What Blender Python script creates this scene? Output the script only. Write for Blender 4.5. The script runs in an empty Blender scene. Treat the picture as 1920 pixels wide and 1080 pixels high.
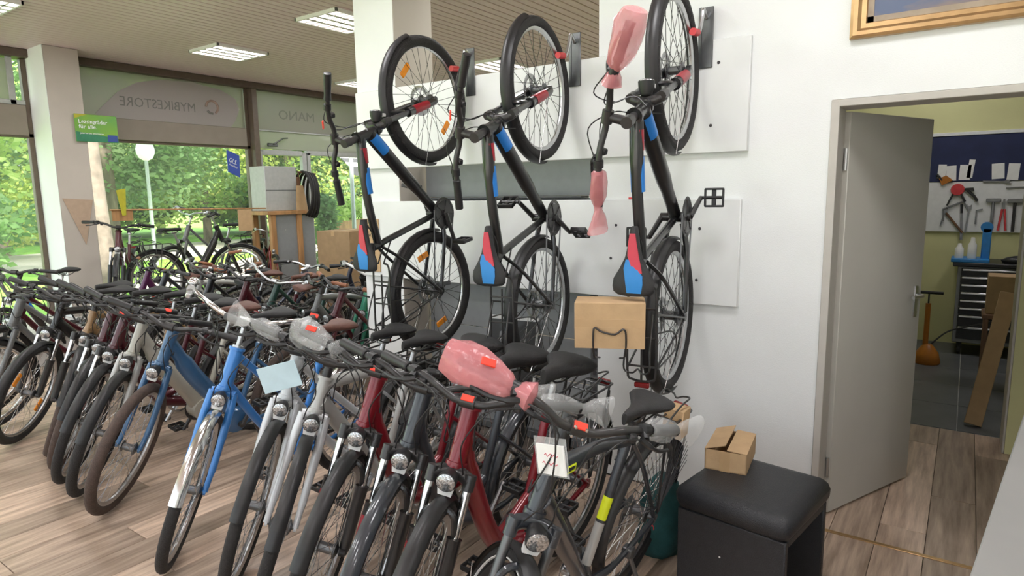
import bpy, math, random
from mathutils import Vector, Matrix
random.seed(7)
S = bpy.context.scene
COL = S.collection
R = math.radians

# ------------------------------------------------------------------ camera
CAM_H = 1.62
az, pitch, roll = R(35.3), R(8.4), R(0.9)
fwd = Vector((math.cos(az)*math.cos(pitch), math.sin(az)*math.cos(pitch), -math.sin(pitch)))
rt0 = Vector((math.sin(az), -math.cos(az), 0)); up0 = rt0.cross(fwd)
rt = rt0*math.cos(roll) - up0*math.sin(roll)
up = up0*math.cos(roll) + rt0*math.sin(roll)
cd = bpy.data.cameras.new('camera'); cam = bpy.data.objects.new('camera', cd); COL.objects.link(cam)
cd.sensor_width = 36; cd.lens = 1204/1920*36; cd.clip_start = .05; cd.clip_end = 300
cam.matrix_world = Matrix(((rt.x, up.x, -fwd.x, 0), (rt.y, up.y, -fwd.y, 0), (rt.z, up.z, -fwd.z, CAM_H), (0, 0, 0, 1)))
S.camera = cam

# ------------------------------------------------------------------ light
W = bpy.data.worlds.new('world'); S.world = W; W.use_nodes = True
bg = W.node_tree.nodes['Background']; bg.inputs[0].default_value = (.86, .94, 1, 1); bg.inputs[1].default_value = 2.3
sd = bpy.data.lights.new('sun', 'SUN'); so = bpy.data.objects.new('sun', sd); COL.objects.link(so)
sd.energy = 17.0; sd.angle = R(8); sd.color = (1, .95, .85); so.rotation_euler = (R(50), R(-14), 0)
LAMP_W = 18.5            # watts of each ceiling luminaire
S.view_settings.view_transform = 'Standard'
try: S.view_settings.look = 'None'
except Exception: pass
S.view_settings.exposure = 0.09; S.view_settings.gamma = 1.0; S.view_settings.use_curve_mapping = False

# ------------------------------------------------------------------ materials
MT = {}
def mat(name, col, rough=.5, metal=0, noise=0, nscale=20, bump=0, bscale=60, coat=0, stretch=None, spec=.5, col2=None):
    if name in MT: return MT[name]
    m = bpy.data.materials.new(name); m.use_nodes = True
    nt = m.node_tree; p = nt.nodes['Principled BSDF']
    p.inputs['Base Color'].default_value = (*col, 1); p.inputs['Roughness'].default_value = rough
    p.inputs['Metallic'].default_value = metal; p.inputs['Coat Weight'].default_value = coat
    p.inputs['Specular IOR Level'].default_value = spec
    tc = nt.nodes.new('ShaderNodeTexCoord'); mp = nt.nodes.new('ShaderNodeMapping')
    nt.links.new(tc.outputs['Object'], mp.inputs[0])
    if stretch: mp.inputs['Scale'].default_value = stretch
    if noise:
        n = nt.nodes.new('ShaderNodeTexNoise'); n.inputs['Scale'].default_value = nscale; n.inputs['Detail'].default_value = 4
        nt.links.new(mp.outputs[0], n.inputs['Vector'])
        mx = nt.nodes.new('ShaderNodeMix'); mx.data_type = 'RGBA'
        c2 = col2 or tuple(max(0, c*(1-noise)) for c in col); c1 = col if col2 else tuple(min(1, c*(1+noise*.6)) for c in col)
        mx.inputs[6].default_value = (*c1, 1); mx.inputs[7].default_value = (*c2, 1)
        rp = nt.nodes.new('ShaderNodeValToRGB'); rp.color_ramp.elements[0].position = .35; rp.color_ramp.elements[1].position = .65
        nt.links.new(n.outputs[0], rp.inputs[0]); nt.links.new(rp.outputs[0], mx.inputs[0])
        nt.links.new(mx.outputs[2], p.inputs['Base Color'])
    if bump:
        n2 = nt.nodes.new('ShaderNodeTexNoise'); n2.inputs['Scale'].default_value = bscale
        nt.links.new(mp.outputs[0], n2.inputs['Vector'])
        b = nt.nodes.new('ShaderNodeBump'); b.inputs['Strength'].default_value = bump; b.inputs['Distance'].default_value = .01
        nt.links.new(n2.outputs[0], b.inputs['Height']); nt.links.new(b.outputs[0], p.inputs['Normal'])
    MT[name] = m; return m
def emit(name, col, st):
    m = bpy.data.materials.new(name); m.use_nodes = True; p = m.node_tree.nodes['Principled BSDF']
    p.inputs['Base Color'].default_value = (*col, 1); p.inputs['Emission Color'].default_value = (*col, 1); p.inputs['Emission Strength'].default_value = st
    MT[name] = m; return m
def film(name, col, opacity, rough=.15, bump=.0, bscale=40, trans=False):
    """thin clear sheet: part see-through, part coloured skin with gloss"""
    m = bpy.data.materials.new(name); m.use_nodes = True; nt = m.node_tree; p = nt.nodes['Principled BSDF']
    p.inputs['Base Color'].default_value = (*col, 1); p.inputs['Roughness'].default_value = rough
    if trans:
        d = nt.nodes.new('ShaderNodeBsdfTranslucent'); d.inputs[0].default_value = (*col, 1)
        a = nt.nodes.new('ShaderNodeMixShader'); a.inputs[0].default_value = .5
        nt.links.new(p.outputs[0], a.inputs[1]); nt.links.new(d.outputs[0], a.inputs[2]); skin = a.outputs[0]
    else: skin = p.outputs[0]
    t = nt.nodes.new('ShaderNodeBsdfTransparent'); mx = nt.nodes.new('ShaderNodeMixShader'); mx.inputs[0].default_value = opacity
    nt.links.new(t.outputs[0], mx.inputs[1]); nt.links.new(skin, mx.inputs[2])
    nt.links.new(mx.outputs[0], nt.nodes['Material Output'].inputs[0])
    if bump:
        tc = nt.nodes.new('ShaderNodeTexCoord'); n2 = nt.nodes.new('ShaderNodeTexNoise'); n2.inputs['Scale'].default_value = bscale; n2.inputs['Detail'].default_value = 5
        b = nt.nodes.new('ShaderNodeBump'); b.inputs['Strength'].default_value = bump; b.inputs['Distance'].default_value = .02
        nt.links.new(tc.outputs['Object'], n2.inputs['Vector']); nt.links.new(n2.outputs[0], b.inputs['Height']); nt.links.new(b.outputs[0], p.inputs['Normal'])
        rp = nt.nodes.new('ShaderNodeMapRange'); rp.inputs[3].default_value = max(0, opacity-.14); rp.inputs[4].default_value = min(1, opacity+.14)
        nt.links.new(n2.outputs[0], rp.inputs[0]); nt.links.new(rp.outputs[0], mx.inputs[0])
    MT[name] = m; return m
def leafmat(name, col, col2):
    m = bpy.data.materials.new(name); m.use_nodes = True; nt = m.node_tree; p = nt.nodes['Principled BSDF']
    tc = nt.nodes.new('ShaderNodeTexCoord'); n = nt.nodes.new('ShaderNodeTexNoise'); n.inputs['Scale'].default_value = .9; n.inputs['Detail'].default_value = 3
    nt.links.new(tc.outputs['Object'], n.inputs['Vector'])
    rp = nt.nodes.new('ShaderNodeValToRGB'); e = rp.color_ramp.elements
    e[0].position = .35; e[0].color = (*col, 1); e[1].position = .65; e[1].color = (*col2, 1)
    nt.links.new(n.outputs[0], rp.inputs[0]); nt.links.new(rp.outputs[0], p.inputs['Base Color']); p.inputs['Roughness'].default_value = .5
    d = nt.nodes.new('ShaderNodeBsdfTranslucent'); nt.links.new(rp.outputs[0], d.inputs[0])
    mx = nt.nodes.new('ShaderNodeMixShader'); mx.inputs[0].default_value = .5
    nt.links.new(p.outputs[0], mx.inputs[1]); nt.links.new(d.outputs[0], mx.inputs[2]); nt.links.new(mx.outputs[0], nt.nodes['Material Output'].inputs[0])
    MT[name] = m; return m

mat('wall_paint', (.80, .82, .815), .75, noise=.03, nscale=2, bump=.12, bscale=180)
mat('board_white', (.77, .785, .78), .5, noise=.05, nscale=3.5, bump=.05, bscale=40)
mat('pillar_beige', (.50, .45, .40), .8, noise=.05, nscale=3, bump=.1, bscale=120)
mat('column_side_shaded', (.47, .43, .38), .8, noise=.05, nscale=3)
mat('slat', (.70, .55, .56), .45, noise=.05, nscale=1.2)
mat('slat_gap', (.12, .10, .085), .9, noise=.1)
mat('dark_header', (.10, .072, .055), .5, noise=.1)
mat('frame_brown', (.13, .095, .07), .45, noise=.1)
mat('frame_grey', (.42, .43, .42), .4, noise=.06)
mat('blind_grey', (.27, .23, .19), .8, noise=.06, nscale=6)
mat('sill', (.55, .53, .50), .5, noise=.05)
mat('door_leaf', (.52, .505, .455), .5, noise=.03, nscale=3)
mat('door_frame', (.50, .475, .43), .45, noise=.03)
mat('yellow_wall', (.64, .63, .33), .8, noise=.04, nscale=3, bump=.08)
mat('tile_dark', (.085, .09, .095), .4, noise=.15, nscale=5)
mat('grout', (.32, .32, .31), .9, noise=.1)
mat('shelf_grey', (.27, .285, .295), .45, noise=.04)
mat('shelf_dark', (.10, .105, .11), .5, noise=.05)
mat('rubber', (.022, .021, .021), .75, noise=.2, nscale=60, bump=.5, bscale=220)
mat('rubber_brown', (.075, .05, .04), .75, noise=.2, nscale=60, bump=.4, bscale=220)
mat('black_plastic', (.018, .018, .019), .42, noise=.15, nscale=30)
mat('black_satin', (.028, .027, .027), .38, noise=.1, nscale=20, coat=.2)
mat('black_gloss', (.012, .012, .013), .18, noise=.1, coat=.6)
mat('chrome', (.72, .72, .71), .18, 1, noise=.06)
mat('alu', (.55, .56, .57), .32, 1, noise=.06)
mat('alu_dark', (.16, .165, .17), .38, .8, noise=.08)
mat('steel_spoke', (.62, .62, .62), .25, 1, noise=.05)
mat('spoke_black', (.04, .04, .04), .35, .5, noise=.05)
mat('saddle_black', (.024, .024, .025), .6, noise=.15, nscale=50, bump=.25, bscale=300)
mat('saddle_brown', (.13, .055, .04), .55, noise=.15, nscale=50, bump=.2, bscale=200)
mat('grip_brown', (.30, .12, .06), .6, noise=.12, nscale=50)
mat('grip_grey', (.07, .073, .075), .7, noise=.1, bump=.3, bscale=300)
mat('net', (.04, .04, .045), .6, noise=.1)
mat('cardboard', (.52, .35, .19), .8, noise=.07, nscale=14, bump=.08, bscale=120)
mat('cardboard_dark', (.36, .24, .13), .85, noise=.08, nscale=14)
mat('tape', (.50, .33, .17), .3, noise=.05)
mat('leather', (.020, .021, .024), .42, noise=.12, nscale=30, bump=.35, bscale=260)
mat('gold', (.50, .32, .15), .32, .7, noise=.15, nscale=12)
mat('wood', (.45, .24, .10), .55, noise=.25, nscale=6, stretch=(3, 3, .4))
mat('wood_dark', (.16, .08, .04), .55, noise=.25, nscale=6, stretch=(3, 3, .4))
mat('red_rubber', (.62, .05, .06), .45, noise=.1)
mat('sticker_red', (.95, .06, .03), .5, noise=.04)
mat('reflector', (.95, .32, .02), .2, noise=.1)
mat('white_plastic', (.80, .80, .79), .35, noise=.04)
mat('paper', (.82, .82, .80), .8, noise=.03)
mat('paper_blue', (.55, .72, .80), .6, noise=.04)
mat('ink', (.06, .055, .06), .8, noise=.05)
mat('ink_red', (.70, .12, .16), .8, noise=.05)
mat('sign_green', (.10, .33, .07), .5, noise=.25, nscale=3, col2=(.22, .40, .03))
mat('sign_teal', (.03, .20, .10), .5, noise=.1)
mat('sign_yellow', (.45, .42, .03), .5, noise=.1)
mat('sign_blue', (.03, .07, .30), .5, noise=.08)
mat('gls_blue', (.05, .09, .42), .4, noise=.08)
mat('letter_white', (.85, .87, .86), .5, noise=.03)
mat('accent_yellow', (.75, .85, .02), .4, noise=.05)
mat('accent_blue', (.02, .20, .62), .35, noise=.08)
mat('accent_red', (.33, .012, .025), .35, noise=.08)
mat('lens', (.50, .51, .52), .10, .8, noise=.5, nscale=160, bump=.25, bscale=120)
mat('tail_red', (.22, .01, .012), .2, noise=.1)
P_ = dict(red=(.20, .003, .011), darkred=(.075, .008, .014), blue=(.045, .22, .60), steelblue=(.035, .11, .23), deepblue=(.02, .045, .10),
          white=(.62, .64, .66), silver=(.44, .44, .42), grey=(.16, .165, .165), beige=(.42, .40, .34), bronze=(.34, .21, .10),
          green=(.015, .20, .12), black=(.016, .016, .017), anthracite=(.035, .04, .048), darkgreen=(.02, .06, .045), purple=(.10, .02, .08), navy=(.015, .022, .05))
for k, c in P_.items(): mat('paint_'+k, c, .32, .15, noise=.06, nscale=12, coat=.5)
mat('lawn', (.26, .55, .07), .9, noise=.3, nscale=3, bump=.4, bscale=30)
mat('gravel', (.60, .57, .52), .9, noise=.12, nscale=8, bump=.3, bscale=60)
mat('bark', (.22, .18, .14), .9, noise=.4, nscale=7, bump=.6, bscale=14, stretch=(1, 1, .3))
mat('bark_pale', (.20, .165, .135), .9, noise=.35, nscale=5, bump=.5, bscale=12)
mat('galv', (.48, .52, .54), .45, .3, noise=.08)
mat('awning_dark', (.05, .052, .055), .8, noise=.1)
mat('awning_light', (.55, .55, .54), .8, noise=.1)
mat('curtain', (.72, .70, .66), .85, noise=.08, nscale=9, stretch=(8, 8, .3))
mat('concrete', (.40, .40, .39), .9, noise=.15, nscale=4)
mat('tool_blue', (.02, .22, .58), .4, noise=.1)
mat('tool_steel', (.22, .22, .23), .35, .8, noise=.1)
mat('cart_grey', (.24, .25, .26), .4, .2, noise=.06)
mat('cart_edge', (.72, .73, .74), .28, .8, noise=.05)
mat('peg_white', (.74, .75, .75), .6, noise=.04)
mat('board_navy', (.020, .028, .085), .8, noise=.12, nscale=8)
mat('orange', (.42, .15, .015), .4, noise=.1)
mat('teal_cloth', (.018, .085, .085), .85, noise=.2, nscale=12, bump=.4, bscale=60)
emit('lamp_tube', (1.0, .99, .97), 3.4)
emit('globe', (.95, .97, 1.0), .25)
film('glass', (.85, .9, .9), .05, .03)
film('sign_film', (.36, .32, .315), .84, .35, trans=True)
film('sign_film_light', (.62, .56, .56), .88, .4, trans=True)
film('pale_film', (.46, .45, .40), .85, .45, trans=True)
film('bag_clear', (.75, .77, .77), .27, .10, .6, 16)
film('bag_pink', (.80, .30, .32), .58, .10, .6, 16)
film('disc_clear', (.55, .57, .57), .30, .1)
leafmat('leaf_a', (.28, .48, .12), (.52, .66, .22)); leafmat('leaf_b', (.16, .30, .12), (.30, .44, .20)); leafmat('leaf_c', (.46, .60, .14), (.68, .74, .26))

def wood_floor(name, c1, c2):
    m = bpy.data.materials.new(name); m.use_nodes = True; nt = m.node_tree; p = nt.nodes['Principled BSDF']
    tc = nt.nodes.new('ShaderNodeTexCoord'); oi = nt.nodes.new('ShaderNodeObjectInfo')
    ad = nt.nodes.new('ShaderNodeVectorMath'); ad.operation = 'ADD'
    sc = nt.nodes.new('ShaderNodeVectorMath'); sc.operation = 'SCALE'; sc.inputs[3].default_value = 40
    cx = nt.nodes.new('ShaderNodeCombineXYZ')
    for i in range(3): nt.links.new(oi.outputs['Random'], cx.inputs[i])
    nt.links.new(cx.outputs[0], sc.inputs[0]); nt.links.new(tc.outputs['Object'], ad.inputs[0]); nt.links.new(sc.outputs[0], ad.inputs[1])
    mp = nt.nodes.new('ShaderNodeMapping'); mp.inputs['Scale'].default_value = (1.2, 14, 1); nt.links.new(ad.outputs[0], mp.inputs[0])
    n = nt.nodes.new('ShaderNodeTexNoise'); n.inputs['Scale'].default_value = 2.2; n.inputs['Detail'].default_value = 6; n.inputs['Roughness'].default_value = .6
    nt.links.new(mp.outputs[0], n.inputs['Vector'])
    r1 = nt.nodes.new('ShaderNodeValToRGB'); e = r1.color_ramp.elements
    e[0].position = .32; e[0].color = (*c1, 1); e[1].position = .68; e[1].color = (*c2, 1); nt.links.new(n.outputs[0], r1.inputs[0])
    r2 = nt.nodes.new('ShaderNodeValToRGB'); e = r2.color_ramp.elements; e[0].color = (.55, .53, .50, 1); e[1].color = (1.12, 1.06, 1.0, 1)
    nt.links.new(oi.outputs['Random'], r2.inputs[0])
    mx = nt.nodes.new('ShaderNodeMix'); mx.data_type = 'RGBA'; mx.blend_type = 'MULTIPLY'; mx.inputs[0].default_value = 1
    nt.links.new(r1.outputs[0], mx.inputs[6]); nt.links.new(r2.outputs[0], mx.inputs[7]); nt.links.new(mx.outputs[2], p.inputs['Base Color'])
    p.inputs['Roughness'].default_value = .34; MT[name] = m
wood_floor('laminate', (.34, .255, .20), (.74, .595, .48))
def painting():
    m = bpy.data.materials.new('painting'); m.use_nodes = True; nt = m.node_tree; p = nt.nodes['Principled BSDF']
    tc = nt.nodes.new('ShaderNodeTexCoord'); mp = nt.nodes.new('ShaderNodeMapping'); mp.inputs['Scale'].default_value = (1, 1.2, 4); nt.links.new(tc.outputs['Object'], mp.inputs[0])
    n = nt.nodes.new('ShaderNodeTexNoise'); n.inputs['Scale'].default_value = 2.5; n.inputs['Detail'].default_value = 5; nt.links.new(mp.outputs[0], n.inputs['Vector'])
    r = nt.nodes.new('ShaderNodeValToRGB'); e = r.color_ramp.elements; e[0].position = .40; e[0].color = (.10, .13, .22, 1); e[1].position = .62; e[1].color = (.28, .20, .15, 1)
    nt.links.new(n.outputs[0], r.inputs[0]); nt.links.new(r.outputs[0], p.inputs['Base Color']); p.inputs['Roughness'].default_value = .4; MT['painting'] = m
painting()

# ------------------------------------------------------------------ mesh helpers
class MB:
    def __init__(s): s.v = []; s.f = []
    def add(s, vs, fs):
        o = len(s.v); s.v += [tuple(v) for v in vs]; s.f += [tuple(i+o for i in f) for f in fs]; return s
    def box(s, x0, x1, y0, y1, z0, z1, M=None):
        vs = [Vector((x, y, z)) for z in (z0, z1) for y in (y0, y1) for x in (x0, x1)]
        if M: vs = [M @ v for v in vs]
        return s.add(vs, [(0, 2, 3, 1), (4, 5, 7, 6), (0, 1, 5, 4), (2, 6, 7, 3), (0, 4, 6, 2), (1, 3, 7, 5)])
    def rbox(s, x0, x1, y0, y1, z0, z1, b=.01, M=None):
        """box with chamfered edges"""
        vs = []; idx = {}
        X, Y, Z = (x0, x1), (y0, y1), (z0, z1)
        for i in (0, 1):
            for j in (0, 1):
                for k in (0, 1):
                    sx, sy, sz = (1-2*i)*b, (1-2*j)*b, (1-2*k)*b
                    for a, p in (('x', (X[i], Y[j]+sy, Z[k]+sz)), ('y', (X[i]+sx, Y[j], Z[k]+sz)), ('z', (X[i]+sx, Y[j]+sy, Z[k]))):
                        idx[(i, j, k, a)] = len(vs); vs.append(Vector(p))
        fs = []
        def q(*k): fs.append(tuple(idx[t] for t in k))
        for i in (0, 1):
            o = [(0, 0), (0, 1), (1, 1), (1, 0)]; o = o if i == 0 else o[::-1]
            q(*[(i, j, k, 'x') for j, k in o]); q(*[(k, i, j, 'y') for j, k in o]); q(*[(j, k, i, 'z') for j, k in o])
        for j in (0, 1):
            for k in (0, 1):
                q((0, j, k, 'y'), (1, j, k, 'y'), (1, j, k, 'z'), (0, j, k, 'z'))
                q((j, 0, k, 'x'), (j, 1, k, 'x'), (j, 1, k, 'z'), (j, 0, k, 'z'))
                q((j, k, 0, 'x'), (j, k, 1, 'x'), (j, k, 1, 'y'), (j, k, 0, 'y'))
        for i in (0, 1):
            for j in (0, 1):
                for k in (0, 1): q((i, j, k, 'x'), (i, j, k, 'y'), (i, j, k, 'z'))
        if M: vs = [M @ v for v in vs]
        return s.add(vs, fs)
    def tube(s, pts, r, n=10, cap=True, sq=None, closed=False):
        pts = [Vector(p) for p in pts]; m = len(pts); rr = r if isinstance(r, (list, tuple)) else [r]*m
        T = []
        for i in range(m):
            a = pts[(i-1) % m] if (closed or i > 0) else pts[0]; b = pts[(i+1) % m] if (closed or i < m-1) else pts[-1]
            T.append((b-a).normalized())
        ref = Vector((0, 1, 0)) if abs(T[0].y) < .9 else Vector((1, 0, 0))
        N = (ref - T[0]*ref.dot(T[0])).normalized(); vs = []
        for i in range(m):
            N = (N - T[i]*N.dot(T[i])).normalized(); B = T[i].cross(N)
            for k in range(n):
                a = 2*math.pi*k/n; c, d = math.cos(a), math.sin(a)
                if sq: c *= sq
                vs.append(pts[i] + (N*c + B*d)*rr[i])
        fs = []; L = m if closed else m-1
        for i in range(L):
            j = (i+1) % m
            for k in range(n): fs.append((i*n+k, i*n+(k+1) % n, j*n+(k+1) % n, j*n+k))
        if cap and not closed: fs += [tuple(range(n))[::-1], tuple((m-1)*n+k for k in range(n))]
        return s.add(vs, fs)
    def lathe(s, prof, c=(0, 0, 0), axis='z', n=16, M=None):
        """prof: (radius, height) list"""
        vs = []; fs = []; m = len(prof); c = Vector(c)
        for r, h in prof:
            for k in range(n):
                a = 2*math.pi*k/n; u, w = r*math.cos(a), r*math.sin(a)
                p = Vector((u, w, h)) if axis == 'z' else (Vector((u, h, w)) if axis == 'y' else Vector((h, u, w)))
                vs.append((M @ p if M else p) + c)
        for i in range(m-1):
            for k in range(n): fs.append((i*n+k, i*n+(k+1) % n, (i+1)*n+(k+1) % n, (i+1)*n+k))
        fs += [tuple(range(n))[::-1], tuple((m-1)*n+k for k in range(n))]
        return s.add(vs, fs)
    def torus(s, c, Rr, r, N=48, n=8, axis='y', ry=None):
        c = Vector(c); vs = []; fs = []; ry = ry or r
        for i in range(N):
            a = 2*math.pi*i/N
            for k in range(n):
                b = 2*math.pi*k/n; q = Rr + r*math.cos(b); h = ry*math.sin(b)
                p = (q*math.cos(a), h, q*math.sin(a)) if axis == 'y' else ((q*math.cos(a), q*math.sin(a), h) if axis == 'z' else (h, q*math.cos(a), q*math.sin(a)))
                vs.append(c+Vector(p))
        for i in range(N):
            for k in range(n): fs.append((i*n+k, i*n+(k+1) % n, ((i+1) % N)*n+(k+1) % n, ((i+1) % N)*n+k))
        return s.add(vs, fs)
    def prism(s, poly, h0, h1, axis='y', M=None):
        """poly of (a,b); axis y: (a,h,b); x: (h,a,b); z: (a,b,h)"""
        n = len(poly)
        def P(a, b, h): return Vector((a, h, b)) if axis == 'y' else (Vector((h, a, b)) if axis == 'x' else Vector((a, b, h)))
        vs = [P(a, b, h0) for a, b in poly] + [P(a, b, h1) for a, b in poly]
        if M: vs = [M @ v for v in vs]
        fs = [tuple(range(n))[::-1], tuple(range(n, 2*n))] + [(i, (i+1) % n, n+(i+1) % n, n+i) for i in range(n)]
        return s.add(vs, fs)
    def loft(s, rings, cap=True):
        n = len(rings[0]); vs = [Vector(p) for r in rings for p in r]; fs = []
        for i in range(len(rings)-1):
            for k in range(n): fs.append((i*n+k, i*n+(k+1) % n, (i+1)*n+(k+1) % n, (i+1)*n+k))
        if cap: fs += [tuple(range(n))[::-1], tuple((len(rings)-1)*n+k for k in range(n))]
        return s.add(vs, fs)
    def sheet(s, rows):
        n = len(rows[0]); vs = [Vector(p) for r in rows for p in r]
        return s.add(vs, [(i*n+k, i*n+k+1, (i+1)*n+k+1, (i+1)*n+k) for i in range(len(rows)-1) for k in range(n-1)])
    def mesh(s, name, ang=40):
        me = bpy.data.meshes.new(name); me.from_pydata(s.v, [], s.f); me.materials.append(None)
        me.polygons.foreach_set('use_smooth', [True]*len(me.polygons))
        import bmesh
        bm = bmesh.new(); bm.from_mesh(me); bmesh.ops.recalc_face_normals(bm, faces=bm.faces); bm.to_mesh(me); bm.free()
        me.set_sharp_from_angle(angle=R(ang)); me.update(); return me
def curve(pts, k=6):
    """Catmull-Rom through pts"""
    P = [Vector(p) for p in pts]; P = [P[0]*2-P[1]] + P + [P[-1]*2-P[-2]]; o = []
    for i in range(1, len(P)-2):
        for j in range(k):
            t = j/k; a, b, c, d = P[i-1:i+3]
            o.append(.5*((2*b)+(c-a)*t+(2*a-5*b+4*c-d)*t*t+(3*b-a-3*c+d)*t**3))
    o.append(P[-2]); return o
def inst(name, me, m, parent=None, M=None):
    o = bpy.data.objects.new(name, me); COL.objects.link(o)
    if parent: o.parent = parent
    if M is not None: o.matrix_local = M
    if m:
        if me.materials[0] is None and False: pass
        o.material_slots[0].link = 'OBJECT'; o.material_slots[0].material = MT[m]
    return o
def obj(name, mb, m, parent=None, M=None, ang=40): return inst(name, mb.mesh(name, ang), m, parent, M)
def empty(name, loc=(0, 0, 0), rot=(0, 0, 0), M=None):
    o = bpy.data.objects.new(name, None); COL.objects.link(o); o.empty_display_size = .1
    if M is not None: o.matrix_world = M
    else: o.location = loc; o.rotation_euler = rot
    return o
def tag(o, label, cat, group=None):
    o['label'] = label; o['category'] = cat
    if group: o['group'] = group
    return o
def struct(o, label=None, cat=None):
    o['kind'] = 'structure'
    if label: o['label'] = label; o['category'] = cat
    return o
def text(name, body, size, m, M, parent=None, ext=.001, align='LEFT', sx=1):
    c = bpy.data.curves.new(name, 'FONT'); c.body = body; c.size = size; c.extrude = ext; c.align_x = align; c.resolution_u = 2
    t = bpy.data.objects.new(name+'_tmp', c); COL.objects.link(t)
    dg = bpy.context.evaluated_depsgraph_get(); dg.update()
    me = bpy.data.meshes.new_from_object(t.evaluated_get(dg)); bpy.data.objects.remove(t); bpy.data.curves.remove(c)
    me.materials.clear(); me.materials.append(None)
    if sx != 1:
        for v in me.vertices: v.co.x *= sx
    return inst(name, me, m, parent, M)
def axes(o, x, y, z):
    x, y, z = Vector(x), Vector(y), Vector(z)
    return Matrix(((x.x, y.x, z.x, o[0]), (x.y, y.y, z.y, o[1]), (x.z, y.z, z.z, o[2]), (0, 0, 0, 1)))

# ------------------------------------------------------------------ room shell
XW, YF, ZC = 3.2, 8.6, 3.25            # partition wall, window front, ceiling
X0, Y0, X1 = -3.6, -3.6, 9.6
fl = struct(obj('floor', MB().box(X0-.2, X1+.2, Y0-.2, YF+.15, -.12, -.008), 'slat_gap'), 'grey brown laminate plank floor of the shop', 'floor')
# planks (run along X)
pw, pl = .192, 1.285
pm = MB().rbox(0, pl-.003, 0, pw-.002, -.0085, 0, .0015).mesh('plank'); ends = {}
def plank(x, y, L):
    L = round(L, 2)
    if L < .05: return
    me = pm if abs(L-1.28) < .02 else ends.setdefault(L, MB().rbox(0, L-.003, 0, pw-.002, -.0085, 0, .0015).mesh('plank'))
    inst('plank', me, 'laminate', fl, Matrix.Translation((x, y, 0)))
y = -1.1; row = 0
while y < 6.6:
    xs = -.9 if y < 3.6 else -.2; xe = 5.06 if y < .7 else (3.19 if y < 3.6 else 3.4)
    x = xs - (row*.47 % 1.0)
    while x < xe:
        plank(max(x, xs), y, min(x+pl, xe)-max(x, xs)); x += pl
    y += pw; row += 1
bf = MB().box(3.5, X1, .70, YF, -.008, -.001); obj('far_laminate', bf.box(X0, 3.4, 6.62, YF, -.008, -.001).box(X0, -.95, Y0, 6.6, -.008, -.001).box(-.9, 3.19, Y0, -1.12, -.008, -.001), 'laminate', fl)
# dark tiles in the workshop
tl = MB().rbox(0, .595, 0, .595, -.0085, 0, .002).mesh('tile')
for i in range(6):
    for j in range(6):
        inst('tile', tl, 'tile_dark', fl, Matrix.Translation((5.07+i*.6, -2.44+j*.6+.03*0, 0)))
obj('tile_grout', MB().box(5.065, X1, Y0, 1.2, -.0082, -.003), 'grout', fl)
obj('threshold_strip', MB().rbox(3.185, 3.21, -.42, .52, 0, .004, .0015), 'accent_yellow' if False else 'gold', fl)

# ceiling with long slats
ce = struct(obj('ceiling', MB().box(X0-.2, X1+.2, Y0-.2, YF+.15, ZC+.03, ZC+.15), 'slat_gap'), 'brown slatted metal ceiling', 'ceiling')
sl = MB().rbox(X0, X1, 0, .084, ZC, ZC+.02, .003).mesh('slat')
lights = [(4.34, 6.92), (4.26, 4.92), (6.72, 7.35), (6.86, 5.05), (1.95, 6.78), (1.95, 4.92), (1.95, 2.75), (4.3, 2.75), (1.95, .6), (-.4, 4.92), (-.4, 2.75), (-.4, .6), (-.4, 6.8), (6.8, 2.9), (-.4, -1.6), (1.95, -1.6), (6.3, -.9), (7.1, .4)]  # last two are unseen fixtures added to brighten the workshop
n = int((YF-Y0)/.1)
for i in range(n): inst('slat', sl, 'slat', ce, Matrix.Translation((0, Y0+i*.1+.008, 0)))

# walls
def wall(name, m, *boxes, label=None):
    b = MB()
    for q in boxes: b.box(*q)
    return struct(obj(name, b, m), label or m, 'wall')
wp = wall('wall_partition', 'wall_paint', (XW, XW+.16, .52, 1.672, 0, ZC), (XW, XW+.16, -.42, .52, 2.005, ZC), (XW, XW+.16, Y0, -.42, 0, ZC), label='white painted partition wall with the workshop doorway')
wall('wall_workshop_back', 'yellow_wall', (8.0, 8.15, Y0, 1.67, 0, ZC), label='yellow workshop wall behind the pegboard')
wall('wall_workshop_side', 'yellow_wall', (XW+.16, 8.0, 1.5, 1.66, 0, ZC), label='workshop side wall behind the open door')
wall('wall_workshop_inner', 'yellow_wall', (4.77, 5.03, Y0, -.285, 0, 2.9), (4.77, 5.03, Y0, 1.5, 2.72, ZC), label='yellow green wall end right of the workshop passage')
obj('corner_trim', MB().rbox(4.765, 5.035, -.286, -.272, 0, 2.72, .003), 'door_frame', bpy.data.objects['wall_workshop_inner'])
wall('wall_east', 'wall_paint', (X1, X1+.15, Y0, YF, 0, ZC), label='far end wall of the shop')
wall('wall_south', 'wall_paint', (X0, X1, Y0-.15, Y0, 0, ZC), label='wall behind the camera')
# square column of the partition
cl = struct(obj('wall_column', MB().box(3.2, 3.575, 3.2, 3.575, 0, ZC), 'wall_paint'), 'white square column at the end of the partition', 'column')
obj('shaded_face', MB().box(3.203, 3.575, 3.195, 3.2, 0, ZC), 'column_side_shaded', cl)  # beige skin paints the shade on this side of the white column
# west shop windows (behind the camera's left)
ws = struct(obj('wall_west', MB().box(X0-.12, X0, Y0, YF, 0, .35).box(X0-.12, X0, Y0, YF, 3.1, ZC), 'wall_paint'), 'low sill wall under the west shop windows', 'wall')
for i, yy in enumerate([Y0, -1.2, 1.2, 3.6, 6.0, 8.4]): obj('mullion', MB().rbox(X0-.1, X0-.02, yy, yy+.09, .35, 3.1, .006), 'frame_grey', ws)
for yy in [Y0, -1.2, 1.2, 3.6, 6.0]: obj('pane', MB().box(X0-.065, X0-.055, yy+.09, yy+2.4, .35, 3.1), 'glass', ws)

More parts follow.
